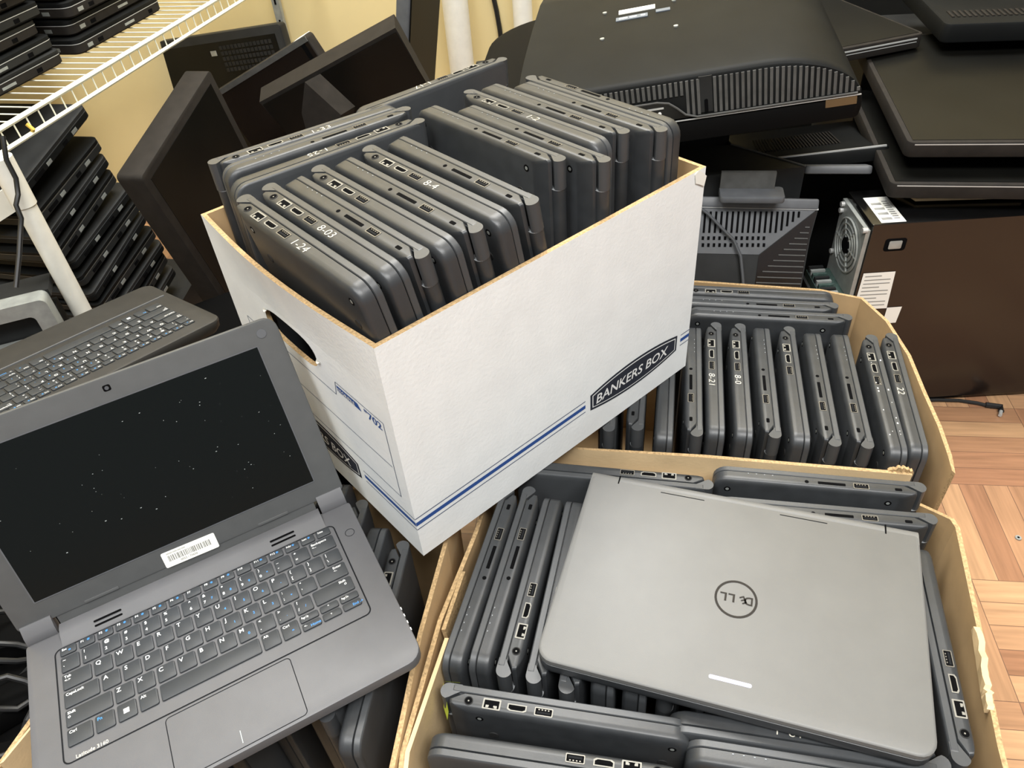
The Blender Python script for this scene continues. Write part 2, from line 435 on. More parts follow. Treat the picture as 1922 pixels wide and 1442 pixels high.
# end panels: outward normal of the near end is -x; width runs along +y
M_ = None
HS = .200
mb = MB(); panel(mb, Vector((0, LS - t, 0)), -ey, ez, LS - 2 * t, HS, -ex, t, [(LS - t - x, y) for x, y in hole][::-1])
NB, NZ = 20, 6
bow = lambda y, z: -.0085 * math.sin(PI * (y - t) / (LS - 2 * t)) * ((z - HS) / (H_ - HS)) ** 1.5
for dx, mi in ((0, 0), (t, 1)):
    vs = [(bow(t + (LS - 2 * t) * i / NB, HS + (H_ - HS) * j / NZ) + dx, t + (LS - 2 * t) * i / NB, HS + (H_ - HS) * j / NZ) for j in range(NZ + 1) for i in range(NB + 1)]
    mb.add(vs, [(j * (NB + 1) + i, j * (NB + 1) + i + 1, (j + 1) * (NB + 1) + i + 1, (j + 1) * (NB + 1) + i) for j in range(NZ) for i in range(NB)], mi)
vs = [(bow(t + (LS - 2 * t) * i / NB, H_) + dx, t + (LS - 2 * t) * i / NB, H_) for dx in (0, t) for i in range(NB + 1)]
mb.add(vs, [(i, i + 1, NB + 2 + i, NB + 1 + i) for i in range(NB)], 2)
mb.build('end_panel', [BOXW, KRAFTIN, KRAFTE], fb, smooth=True)
mb = MB(); panel(mb, Vector((LL, t, 0)), ey, ez, LS - 2 * t, H_, ex, t, [(x, y) for x, y in hole]); mb.build('end_panel', [BOXW, KRAFTIN, KRAFTE], fb, smooth=False)
mb = MB(); mb.box((LL / 2, LS / 2, .0014), (LL - 2 * t, LS - 2 * t, .002)); mb.build('bottom_panel', [KRAFTIN], fb)
# torn white paper at the far right top corner
mb = MB(); mb.add([(LL - .012, -.0012, H_ + .001), (LL + .001, -.0012, H_ - .010), (LL - .002, -.0016, H_ - .020), (LL - .010, -.0016, H_ - .015), (LL - .016, -.0012, H_ - .012), (LL - .018, -.001, H_ - .002)], [(0, 1, 2, 3, 4, 5)]); mb.build('torn_paper_flake', PAPER, fb)
for (yy, zz_, w_) in ((.2165, .187, .010), (.121, .176, .009)):
    mb = MB(); mb.add([(-.0012, yy, zz_), (-.0030, yy - w_ * .6, zz_ + .001), (-.0012, yy - w_, zz_ + .0035), (-.0010, yy - w_ * .4, zz_ + .0050)], [(0, 1, 2, 3)]); mb.build('torn_paper_flake', PAPER, fb, smooth=False)
# printing on the long side
FM = Matrix(((1, 0, 0, 0), (0, 0, -1, -.0003), (0, 1, 0, 0), (0, 0, 0, 1)))      # print plane: x along, y up
def badge(mb, x0, x1, yb, yt, arch, M, mi_k, mi_w):
    def outl(ins):
        n = 14; xs = [x0 + ins + (x1 - x0 - 2 * ins) * i / n for i in range(n + 1)]
        f = lambda x: 1 - ((2 * (x - x0) / (x1 - x0)) - 1) ** 2
        return [(x, yb + ins - arch * f(x)) for x in xs] + [(x, yt - ins + arch * f(x)) for x in reversed(xs)]
    for k, (ins, mi) in enumerate(((0, mi_k), (.0030, mi_w), (.0042, mi_k))):
        o = outl(ins); mb.add([(x, y, k * .00012) for x, y in o], [tuple(range(len(o)))], mi, M)
mb = MB(); badge(mb, .2311, .3735, .0370, .0585, .0085, FM, 0, 1)
mb.text('BANKERS BOX', .0125, FM @ Matrix.Translation((.2385, .0415, .0005)), 1, 1.02, .22)
mb.build('printed_logo', [INKK, WHT], fb, smooth=False)
def stripes(mb, x0, x1, y, M):
    for dy, h, mi in ((.0075, .0011, 0), (0, .0048, 1), (-.0075, .0011, 0)):
        mb.add([(x0, y + dy - h / 2, 0), (x1, y + dy - h / 2, 0), (x1, y + dy + h / 2, 0), (x0, y + dy + h / 2, 0)], [(0, 1, 2, 3)], mi, M)
for a, b_ in ((0, .2235), (.380, LL)):
    mb = MB(); stripes(mb, a, b_, .0478, FM); mb.build('printed_stripes', [INKL, INKB], fb, smooth=False)
# near end: x' runs from the near corner (0) to the far corner; seen from outside it runs right to left
EM = Matrix(((0, 0, -1, -.0003), (1, 0, 0, 0), (0, 1, 0, 0), (0, 0, 0, 1)))
EMT = Matrix(((0, 0, -1, -.0004), (-1, 0, 0, 0), (0, 1, 0, 0), (0, 0, 0, 1)))     # text reading direction
mb = MB(); stripes(mb, 0, .086, .0478, EM); mb.build('printed_stripes', [INKL, INKB], fb, smooth=False)
mb = MB(); badge(mb, .095, .237, .0370, .0585, .0085, EM, 0, 1)
mb.text('BANKERS BOX', .0125, EMT @ Matrix.Translation((-.2295, .0415, .0007)), 1, 1.02, .22)
mb.build('printed_logo', [INKK, WHT], fb, smooth=False)
mb = MB()
def seg(a, b, w=.0008):
    a, b = Vector((*a, 0)), Vector((*b, 0)); d = (b - a).normalized(); p = Vector((-d.y, d.x, 0)) * w / 2
    mb.add([a - p, b - p, b + p, a + p], [(0, 1, 2, 3)], 0, EM)
for a, b in (((.016, .168), (.0925, .168)), ((.0925, .168), (.0975, .150)), ((.0975, .150), (.275, .150)), ((.016, .168), (.016, .0745)), ((.019, .112), (.27, .112)), ((.016, .0745), (.275, .0745)), ((.275, .150), (.275, .0745))): seg(a, b)
mb.add([(.092, .1575, 0), (.092, .1645, 0), (.057, .1645, 0), (.0525, .1575, 0)], [(0, 1, 2, 3)], 1, EM)
mb.text('STOR/FILE', .0042, EMT @ Matrix.Translation((-.0905, .1588, .0003)), 2, 1.1)
mb.text('"702', .0085, EMT @ Matrix.Translation((-.047, .157, .0001)), 1, 1.25)
mb.build('printed_label_grid', [INKL, INKB, PAPER], fb, smooth=False)

# ------------------------------------------------------------------ laptops in the file box
ZB = .6125
ZBL = .6108
SH = eS * .007
G1 = 'laptops standing on end in the white file box'
def inbox(side, h, f, label, mark=None, lean=0, roll=0, ang=None, sh=0, al=0):
    # leaning ones tip toward the handle end; the lean axis is the hinge direction of each side
    return stand(side, h, f, ZBL if lean else ZB, label, G1, -lean if side == 'L' else lean, mark=mark, roll=roll, ang=ang, shift=(eS.x * sh + eL.x * al, eS.y * sh + eL.y * al))
NR, FR_ = -51.8, 128.2
A1_, A2_ = -51.4, 128.6       # row direction of hinge or front
LN = 8.8
inbox('L', (440, 388), (675, 550), 'black laptop with 1-24 written on its edge, nearest the handle of the white box', '1-24', LN, ang=128.4, sh=.007, al=0.0085)
inbox('L', (487, 367), (732, 515), 'black laptop with scribbled silver marks, second from the handle of the white box', '8-03', LN, ang=128.4, sh=.007, al=0.0078)
inbox('R', (785, 495), (542, 347), 'black laptop with card slot up, third from the handle end of the white box', None, LN, ang=-51.6, sh=.010, al=0.0070)
inbox('L', (587, 327), (837, 470), 'black laptop with unmarked metal ports, fourth from the handle end of the white box', None, LN, ang=128.6, sh=.007, al=0.0062)
inbox('R', (888, 443), (635, 307), 'black laptop with card slot up, just left of the one marked 8-4', None, LN, ang=-51.6, sh=.007, al=0.0056)
inbox('L', (677, 287), (940, 410), 'black laptop with 8-4 written in silver on its upper edge', '8-4', LN, ang=128.8, sh=.002, al=0.0050)
inbox('R', (993, 393), (740, 262), 'black laptop with card slot up, just right of the one marked 8-4', None, LN, ang=-51.8, sh=.0060, al=0.0042)
inbox('R', (1038, 301), (790, 203), 'black laptop showing its bare underside above the gap in the white box', ang=-51.6, al=0.0046)
inbox('R', (1140, 313), (876, 203), 'black laptop sitting forward, behind the one facing the gap in the white box', ang=-52.0, sh=.010, al=0.0036)
inbox('L', (870, 174), (1130, 267), 'black laptop marked 1-2 in silver, fourth from the far end of the white box', '1-2', ang=128.6, al=0.0026)
inbox('R', (1165, 252), (910, 157), 'black laptop with card slot up, third from the far end of the white box', ang=-51.8, al=0.0018)
inbox('R', (1238, 249), (972, 152), 'black laptop with card slot up, second from the far end of the white box', ang=-52.0, al=0.0010)
inbox('R', (998, 141), (1267, 232), 'black laptop turned hinge backward, last at the far end of the white box', ang=127.8, al=0.0000)
inbox('L', (395, 302), (748, 198), 'black laptop marked 1-33, outermost along the left side of the white box', '1-33', ang=-147.6)
inbox('R', (770, 203), (417, 320), 'black laptop with card slot up, middle along the left side of the white box', ang=33)
inbox('L', (787, 222), (434, 347), 'black laptop marked 1-25, innermost along the left side of the white box', '1-25', ang=34)
inbox('L', (943, 108), (640, 210), 'black laptop with smooth grey underside against the far side of the white box', '1-17', ang=38.1, sh=-.0055, al=.006)

# ------------------------------------------------------------------ brown cartons
def carton(label, rim, base, t=.0042, h0=.0, open_at=()):
    """rim: list of world points round the top (counter-clockwise), base: same count on the floor"""
    n = len(rim); mb = MB()
    c = sum((Vector(p) for p in base), Vector()) / n
    vs = []
    for k in range(n):
        a, b = Vector(base[k]), Vector(rim[k])
        pr, nx = Vector(rim[k - 1]), Vector(rim[(k + 1) % n])
        tg = (nx - pr); o = Vector((tg.y, -tg.x, 0)).normalized() * t
        vs += [a, a + o, b, b + o]
    for k in range(n):
        if k in open_at: continue
        i, j = 4 * k, 4 * ((k + 1) % n)
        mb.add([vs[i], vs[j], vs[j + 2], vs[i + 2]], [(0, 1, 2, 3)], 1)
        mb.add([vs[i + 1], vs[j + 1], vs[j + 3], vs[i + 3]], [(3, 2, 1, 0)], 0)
        mb.add([vs[i + 2], vs[j + 2], vs[j + 3], vs[i + 3]], [(0, 1, 2, 3)], 2)
        mb.add([vs[i], vs[j], vs[j + 1], vs[i + 1]], [(3, 2, 1, 0)], 0)
        for q in ((k, i), ((k + 1) % n, j)):
            if (k in open_at) or ((k + 1) % n in open_at) or ((k - 1) % n in open_at):
                mb.add([vs[q[1]], vs[q[1] + 1], vs[q[1] + 3], vs[q[1] + 2]], [(0, 1, 2, 3)], 2)
    r = thing('open_carton', label, 'carton')
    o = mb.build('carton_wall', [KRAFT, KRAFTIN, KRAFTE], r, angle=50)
    mb = MB(); mb.add([Vector(p) + Vector((0, 0, .0002)) for p in base], [tuple(range(n))]); mb.add([Vector(p) + Vector((0, 0, -.0004)) for p in base], [tuple(reversed(range(n)))])
    mb.build('carton_bottom', [KRAFTIN], r, smooth=False)
    return r
def V(x, y, z): return Vector((x, y, z))
# A: behind, right
rimA = [(.075, .598), (.20, .566), (.398, .513)] 
za = .298
pA = [(1712, 884), (1787, 884), (1779, 855), (1760, 800), (1731, 735), (1703, 667), (1662, 603), (1616, 561), (1540, 546), (1310, 530)]
A = [onz(p, za) for p in pA]
A[0] = V(A[0].x, A[0].y, .296)
farL = A[-1] + (A[-1] - A[-2]).normalized() * .26
nearL = V(.02, .612, .285)
rim = [nearL, V(.2, .5645, .295)] + A + [V(farL.x, farL.y, .28)]
cA = V(.235, .70, 0)
base = [V(p.x + (cA.x - p.x) * .015, p.y + (cA.y - p.y) * .015, .001) for p in rim]
cart = carton('brown carton of upright laptops at the back right, its wall bulging beside the computer', rim, base, open_at=(2,))
def ragged(pts, h, n, t=.003, seed=1):
    rr = random.Random(seed); mb = MB(); rings = []
    P_ = [Vector(p) for p in pts]; K = 14
    for i in range(K + 1):
        f_ = i / K * (len(P_) - 1); j = min(int(f_), len(P_) - 2); p = P_[j].lerp(P_[j + 1], f_ - j)
        e = math.sin(PI * i / K) ** .5
        up = h * e * (.35 + .65 * rr.random()); o = n * (.0025 * e * rr.uniform(-.4, 1))
        rings.append([p - V(0, 0, .006) - n * t * .5, p - V(0, 0, .006) + n * t * .5, p + o + n * t * .5 + V(0, 0, up), p + o - n * t * .5 + V(0, 0, up)])
    return mb.loft(rings)
ragged([A[0] + V(-.022, .006, .0), A[0] + V(.002, .0005, .0)], .006, V(.24, .97, 0), .004, 3).build('torn_edge', [KRAFTE], cart, smooth=False)
# B: front right
zr = .292
fr = [onz(p, zr) for p in ((1783, 975), (1793, 990), (1833, 1177), (1850, 1290), (1872, 1400), (1905, 1530))]
B_l = [onz(p, zr) for p in ((750, 1500), (760, 1415), (830, 1165), (897, 1000))]
farB = V(.05, .572, .262), V(.30, .523, .262)
rimB = [B_l[0]] + [V(-.02, .145, .25), V(.22, .085, .25)] + fr[::-1] + [V(.428, .478, .27), V(.405, .4985, .262), V(.05, .5745, .262), V(-.035, .583, .262)] + B_l[::-1]
rimB = [B_l[0], V(-.02, .150, .25), V(.20, .095, .25)] + fr[::-1] + [V(.4045, .5030, .262), V(.05, .5765, .262), V(-.03, .583, .262)] + B_l[::-1][:-1]
cB = V(.15, .34, 0)
baseB = [V(p.x + (cB.x - p.x) * .012, p.y + (cB.y - p.y) * .012, .001) for p in rimB]
cartB = carton('brown carton at the front right, packed with upright laptops under the closed grey one', rimB, baseB)
def flap(mb, pts, drop, n, t=.004, mi=0):
    """folded flap strip hanging inside a rim polyline"""
    pts = [Vector(p) for p in pts]; rings = []
    for p in pts:
        a = p + n * .001; rings.append([a + V(0, 0, .004), a + n * .004 + V(0, 0, .005), a + n * .005 - V(0, 0, drop), a + n * .002 - V(0, 0, drop)])
    mb.loft(rings, mi)
mb = MB(); flap(mb, [B_l[0], B_l[1], B_l[2] + V(.002, -.02, 0)], .10, V(.95, -.28, 0)); mb.build('side_flap', [KRAFT], cartB, angle=50)
mb = MB(); flap(mb, [B_l[2] + V(-.001, -.012, .001), (B_l[2] + B_l[3]) / 2 + V(0, 0, .001)], .03, V(.95, -.28, 0)); mb.build('torn_flap', [KRAFTE], cartB, angle=50)
ragged([fr[2], fr[3], fr[3].lerp(fr[4], .4)], .0055, V(.96, -.28, 0), .005, 5).build('torn_edge', [KRAFT], cartB, smooth=False)
# C: front left
C_r = [onz(p, .298) for p in ((722, 1480), (748, 1360), (784, 1190), (832, 1020))]
C_l = [onz(p, .298) for p in ((78, 1330), (0, 1440), (-60, 1530))]
rimC = [C_l[2], V(-.32, .135, .28), V(-.16, .145, .28)] + C_r + [V(-.075, .555, .27), V(-.25, .60, .27), V(-.36, .545, .28)] + [C_l[0], C_l[1]]
cC = V(-.26, .38, 0)
baseC = [V(p.x + (cC.x - p.x) * .03, p.y + (cC.y - p.y) * .03, .001) for p in rimC]
cartC = carton('brown carton at the front left, mostly hidden beneath the open laptop', rimC, baseC)
mb = MB(); flap(mb, [C_l[0] + V(.002, -.01, 0), C_l[1]], .06, V(.93, .3, 0)); mb.build('side_flap', [KRAFT], cartC, angle=50)

# ------------------------------------------------------------------ laptops in the back right carton
ZT = .3050
GA = 'laptops standing on end in the back right carton'
def inA(side, h, f, label, mark=None, ang=None, lean=0, anchor='mid', shift=(0, 0)): return stand(side, h, f, ZT, label, GA, lean, mark=mark, ang=ang, anchor=anchor, shift=shift)
d1, d2 = 76.3, -103.7
inA('R', (1140, 818), (1150, 640), 'black laptop just showing below the white box, furthest left in the back right carton', ang=d2, anchor='hinge', shift=(0, .012))
inA('R', (1191, 802), (1200, 620), 'black laptop with hinge end showing under the logo of the white box', ang=d2, anchor='hinge')
inA('L', (1245, 620), (1246, 820), 'black laptop with rounded corner showing under the right end of the white box', ang=d1, anchor='front')
inA('R', (1299, 817), (1304, 608), 'black laptop half covered by the right edge of the white box', ang=d2 + .4)
inA('L', (1338, 608), (1345, 811), 'black laptop with silver 8-21 scrawl, first one clear of the white box', '8-21', ang=d1)
inA('L', (1383, 611), (1398, 814), 'black laptop with silver 8-0 scrawl, second one clear of the white box', '8-0', ang=d1)
inA('R', (1453, 817), (1426, 611), 'black laptop with hinge toward us, just right of the one marked 8-0', ang=d2)
inA('L', (1476, 614), (1505, 827), 'black laptop with unmarked metal ports in the middle of the back right carton', ang=d1)
inA('R', (1563, 835), (1523, 619), 'black laptop with hinge toward us, left of a pair in the back right carton', ang=d2)
inA('R', (1624, 838), (1575, 622), 'black laptop with hinge toward us, right of a pair in the back right carton', ang=d2)
inA('L', (1634, 635), (1683, 844), 'black laptop speckled with white paint dots, second from the bulging carton wall', ang=d1)
inA('L', (1678, 627), (1745, 844), 'black laptop with silver 22 mark pressed against the bulging carton wall', '22', ang=d1 - .8, shift=(-.0085, 0))
for o in bpy.data.objects:
    if o.get('label', '').startswith('black laptop speckled'):
        mb = MB()
        for i in range(16):
            y = -.08 + .14 * random.random(); zz = random.choice((.0055, .009, .0165)); r = random.choice((.0006, .0009, .0014))
            mb.box((-W / 2 - .0001, y, zz), (.0004, r * 1.5, r), 0, None)
        mb.build('paint_specks', [WHT], o, smooth=False)
inA('L', (1290, 528), (1564, 551), 'black laptop lying crosswise along the back wall of the carton, rearmost of three', ang=166, anchor='front', shift=(-.003, -.004))
inA('R', (1567, 576), (1290, 560), 'black laptop lying crosswise along the back wall of the carton, middle of three', ang=-14.2, anchor='hinge')
inA('R', (1593, 598), (1290, 590), 'black laptop lying crosswise along the back wall of the carton, front of three', ang=-14.0, anchor='hinge')

# ------------------------------------------------------------------ laptops in the front right carton
GB = 'laptops standing on end in the front right carton'
def inB(side, h, f, label, mark=None, ang=None, lean=0, anchor='mid', shift=(0, 0), z=ZT): return stand(side, h, f, z, label, GB, lean, mark=mark, ang=ang, anchor=anchor, shift=shift)
inB('R', (955, 932), (840, 1227), 'black laptop with card slot up, first from the left wall of the front right carton', ang=71.6, shift=(.0035, 0))
inB('R', (991, 923), (901, 1241), 'black laptop with card slot up, second from the left wall of the front right carton', ang=72.0, shift=(.002, 0))
inB('L', (951, 1257), (1040, 936), 'black laptop with shiny ports and hinge toward us, left of the closed grey one', ang=-107.4)
inB('L', (1009, 1267), (1080, 943), 'black laptop tucked against the left edge of the closed grey one, hinge toward us', ang=-106.5)
inB('L', (1069, 1277), (1130, 960), 'black laptop under the near left corner of the closed grey one, round hinge showing', ang=-106)
inB('L', (1190, 980), (1131, 1283), 'black laptop under the closed grey one with flat front end showing, left one of two', ang=74, anchor='front')
inB('L', (1250, 990), (1192, 1294), 'black laptop under the closed grey one with flat front end showing, right one of two', ang=74, anchor='front')
inB('L', (1262, 1315), (1310, 1010), 'black laptop with hinge end just visible below the middle of the closed grey one', ang=-106, anchor='hinge', shift=(0, .007))
for k, (sd_, lb) in enumerate((('R', 'nearest the row of round hinges'),)):
    inB(sd_, (1262, 1315) if sd_ == 'L' else (1310, 1010), (1310, 1010) if sd_ == 'L' else (1262, 1315), 'black laptop shaded under the closed grey one, ' + lb, ang=-106 if sd_ == 'L' else 74, shift=(.0275 * (k + 1), -.0070 * (k + 1) + .020))
inB('L', (1330, 905), (1010, 868), 'black laptop laid crosswise behind the closed grey one, its power jack end by the middle', ang=-14, anchor='hinge')
inB('R', (1737, 911), (1340, 880), 'black laptop laid crosswise at the far side of the front right carton, right one', ang=-14, anchor='hinge', shift=(-.006, -.005))
inB('R', (1751, 979), (1345, 945), 'black laptop laid crosswise touching the hinge edge of the closed grey one', ang=-13.5, anchor='hinge')
tp = inB('L', (825, 1301), (1275, 1371), 'black laptop with a scrap of yellow-green tape on its corner', ang=165.6, anchor='hinge', shift=(.005, -.001))
mb = MB(); mb.add([(-W / 2 + .002, .1032, .0212), (-W / 2 + .030, .1040, .012), (-W / 2 + .034, .0990, .0035), (-W / 2 + .012, .0945, .0010), (-W / 2 - .0004, .1008, .0160)], [(0, 1, 2, 3, 4)])
mb.add([(-W / 2 - .0005, .100, .0205), (-W / 2 - .0007, .088, .0212), (-W / 2 + .001, .0885, .0216), (-W / 2 + .002, .1032, .0212)], [(0, 1, 2, 3)])
mb.build('tape_scrap', [GREENT], tp)
inB('L', (1300, 1490), (812, 1392), 'black laptop at the bottom edge of the picture, front corner at the left carton wall', ang=-13.5, anchor='front')
inB('L', (1745, 1428), (1245, 1338), 'black laptop marked 12-1 lying crosswise beneath the near edge of the closed grey one', '12-1', ang=-14.4, shift=(.009, -.003))
inB('R', (1790, 1510), (1300, 1407), 'black laptop at the bottom of the picture, rounded corner below the closed grey one', ang=-14.4, anchor='front')
inB('L', (1814, 1427), (1744, 1050), 'black laptop upright along the right carton wall beside the closed grey one', ang=-105.5, anchor='hinge')

# ------------------------------------------------------------------ laptops in the front left carton
GC = 'laptops standing on end in the front left carton'
def inC(side, h, f, label, ang=None, anchor='mid', shift=(0, 0)): return stand(side, h, f, ZT - .001, label, GC, 0, ang=ang, anchor=anchor, shift=shift)
c0h, c0f = onz((748, 1030), ZT), onz((655, 1388), ZT)
dirC = (c0f - c0h).normalized(); sd = Vector((dirC.y, -dirC.x, 0))
aC = math.degrees(math.atan2(dirC.y, dirC.x))
labsC = ['black laptop with power jack showing between the open laptop and the white box', 'black laptop just left of the one showing its power jack, hinge toward us',
         'black laptop with rounded end between the open laptop hinge and the white box', 'black laptop under the right hinge of the open laptop',
         'black laptop under the right part of the open keyboard', 'black laptop under the middle of the open keyboard', 'black laptop under the middle of the open touchpad',
         'black laptop under the left part of the open touchpad', 'black laptop under the left part of the open keyboard']
kinds = ['L', 'R', 'L', 'R', 'L', 'R', 'L', 'R', 'L', 'R']
for i, lb in enumerate(labsC):
    off = sd * (-.0272 * i)
    if sd.x < 0: off = sd * (.0272 * i)
    jit = (0, -.022, -.050, -.078, -.060, -.020, -.010, .004, -.006, .002)[i]
    sidek = kinds[i]
    a = aC + 180 if sidek == 'L' else aC
    s_ = off + dirC * jit
    o = stand(sidek, (748, 1030) if sidek == 'L' else (655, 1388), (655, 1388) if sidek == 'L' else (748, 1030), ZT + .0005, lb, GC, 0, ang=a, shift=(s_.x, s_.y))

# ------------------------------------------------------------------ closed grey laptop lying on top
M_cl = euM((.1805, .3785, .3095), (0, 0, 0)) @ Matrix.Rotation(-.3681, 4, 'Z')
M_cl = Matrix.Translation((.1775, .3740, .3066)) @ Euler((0, 0, -.3681)).to_matrix().to_4x4() @ Matrix.Diagonal((1.0, 1.045, 1.0, 1.0))
cl = copy_tree(PROTO); cl.name = 'closed_laptop'
if 'group' in cl: del cl['group']
cl['label'] = 'closed laptop with plain grey lid and round logo lying flat on the front right carton'
cl.matrix_world = M_cl
for ch in cl.children:
    if ch.name.startswith('lid'):
        ch.data = ch.data.copy(); ch.data.materials[0] = LIDG
        for h in ch.children: h.data = h.data.copy(); h.data.materials[0] = LIDG
    if ch.name.startswith('handwritten'): bpy.data.objects.remove(ch)
# lid spine strip, logo, light bar, mark
TM = Matrix.Translation((0, 0, T + .0002))
mb = MB(); mb.cyl((-.1225, .0958, .0138), (.1225, .0958, .0138), .00715, 0, 22); mb.box((-.1233, .0960, .0205), (.0012, .0100, .0008), 1); mb.box((.1233, .0960, .0205), (.0012, .0100, .0008), 1); mb.box((-.060, .0900, T), (.042, .0006, .0006), 1); mb.box((.052, .0900, T), (.042, .0006, .0006), 1); mb.build('hinge_strip', [LIDG, DK], cl)
mb = MB()
n = 40; ro, ri = .0180, .0160
lc = (.0005, -.0085)
vs = [(lc[0] + r * math.cos(2 * PI * i / n), lc[1] + r * math.sin(2 * PI * i / n), .0001) for r in (ro, ri) for i in range(n)]
mb.add(vs, [(i, (i + 1) % n, n + (i + 1) % n, n + i) for i in range(n)], 0, TM)
RT = TM @ Matrix.Translation((lc[0], lc[1], .0001)) @ Matrix.Rotation(PI, 4, 'Z')
mb.text('D', .0078, RT @ Matrix.Translation((-.0145, -.0039, 0)), 0, 1.0, off=.02)
mb.text('E', .0070, RT @ Matrix.Translation((-.0068, -.0046, 0)) @ Matrix.Rotation(R_(28), 4, 'Z'), 0, 1.0, off=.02)
mb.text('L', .0078, RT @ Matrix.Translation((.0004, -.0039, 0)), 0, 1.15, off=.02); mb.text('L', .0078, RT @ Matrix.Translation((.0072, -.0039, 0)), 0, 1.15, off=.02)
LOGO = pm('logo_grey', '2a2724', .6, spec=.15)
mb.build('round_logo', [LOGO], cl, smooth=False)
mb = MB(); mb.rbox((.0032, -.0815), T - .0001, T + .0003, .0330, .0030, .0014, .0001); mb.build('light_bar', [LED], cl)

# ------------------------------------------------------------------ open laptop
TO, EO, TH = (-.2728, .3658, .3288), (.008, -.032, .4287), 1.928
HY = .0938
ol = thing('open_laptop', 'open laptop with black screen and lettered keyboard resting on the front left carton', 'laptop', None, euM(TO, EO))
BT = .0148
def open_base(parent):
    b = MB()
    b.loft([plan(W - 2 * i, -D / 2 + i, .0900 - i, .014 - i * .4, .004, z) for z, i in ((-BT, .005), (-BT + .0012, .0022), (-BT + .004, .0002), (-.0018, 0), (-.0006, .0004), (0, .0016))], 0)
    # raised spine between the hinges
    prof = [(.0705, -.001), (.0715, .0002), (.0770, .0012), (.0830, .0034), (.0885, .0042), (.0950, .0030), (.0990, -.002), (.0990, -.010), (.0860, -.012), (.0705, -.010)]
    X = Matrix(((0, 0, 1, 0), (1, 0, 0, 0), (0, 1, 0, 0), (0, 0, 0, 1)))
    b.prism(prof, -.1215, .1215, 0, X)
    return b.build('base', [DECK], parent, angle=30)
ob = open_base(ol)
# groove round the keyboard, keyboard plate
KX, KT, KB = .1285, .0705, -.0415
def groove(mb, w, d, r, cx, cy, wd, z, mi=0):
    o = rrect(w, d, r, 5, cx, cy); i_ = rrect(w - 2 * wd, d - 2 * wd, r - wd, 5, cx, cy); n = len(o)
    mb.add([(x, y, z) for x, y in o] + [(x, y, z) for x, y in i_], [(k, (k + 1) % n, n + (k + 1) % n, n + k) for k in range(n)], mi)
mb = MB(); groove(mb, 2 * KX, KT - KB, .006, 0, (KT + KB) / 2, .0012, .0003, 0)
kbd = mb.build('keyboard_frame', [GRV], ol, smooth=False)
mb = MB(); mb.text('Latitude 3160', .0032, Matrix.Translation((-.119, -.0395, .0003)), 0); mb.build('model_lettering', [SILV], ol, smooth=False)
U_ = .0172; X0 = -.1245
rows = []
def row(y, h, keys):
    x = X0
    for k in keys:
        w = k[0] * U_
        if k[1] is not None: rows.append((x + w / 2, y - h / 2, w - .0022, h, k[1], k[2] if len(k) > 2 else None, k[3] if len(k) > 3 else None))
        x += w
P0 = 14.48 / 16
row(.0690, .0085, [(P0, 'Esc', None, 'o')] + [(P0, 'F%d' % i, None, 'x' if i not in (7, 10) else None) for i in range(1, 13)] + [(P0, 'PrtScr', None, 'x'), (P0, 'Insert', None, 'x'), (P0, 'Delete')])
H5 = .0153
ys = [.0585 - .0178 * i for i in range(5)]
row(ys[0], H5, [(1, '~', '`')] + [(1, a, b, c) for a, b, c in zip('!@#$%^&*()_+', '1234567890-=', [None] * 6 + ['7', '8', '9', '*', None, None])] + [(1.48, 'Backspace', '<--')])
row(ys[1], H5, [(1.48, 'Tab', '<->')] + [(1, c, None, b) for c, b in zip('QWERTYUIOP', [None] * 6 + ['4', '5', '6', '-'])] + [(1, '{', '['), (1, '}', ']'), (1, '|', '\\')])
row(ys[2], H5, [(1.75, 'CapsLock')] + [(1, c, None, b) for c, b in zip('ASDFGHJKL', [None] * 6 + ['1', '2', '3'])] + [(1, ':', ';', '+'), (1, '"', "'"), (1.73, 'Enter', '<-')])
row(ys[3], H5, [(2.25, 'Shift', 'o')] + [(1, c, None, b) for c, b in zip('ZXCVBNM', [None] * 6 + ['0'])] + [(1, '<', ','), (1, '>', '.', '.'), (1, '?', '/', '/'), (2.23, 'Shift', 'o')])
row(ys[4], H5, [(1.25, 'Ctrl'), (1, '', None, 'Fn'), (1, '#win'), (1, 'Alt'), (5, ''), (1, 'Alt'), (1, 'Ctrl', None, '=')])
xa = X0 + 11.25 * U_
for i, (a, b) in enumerate(((('Page Up', None), ('<-', 'Home')), (('^', None), ('v', None)), (('Page Dn', None), ('', 'End ->')))):
    cx = xa + (i + .5) * 1.077 * U_
    for j, (wt, bl) in enumerate((a, b)):
        rows.append((cx, ys[4] - .0034 - .0087 * j, 1.077 * U_ - .0018, .0070, wt, None, bl))
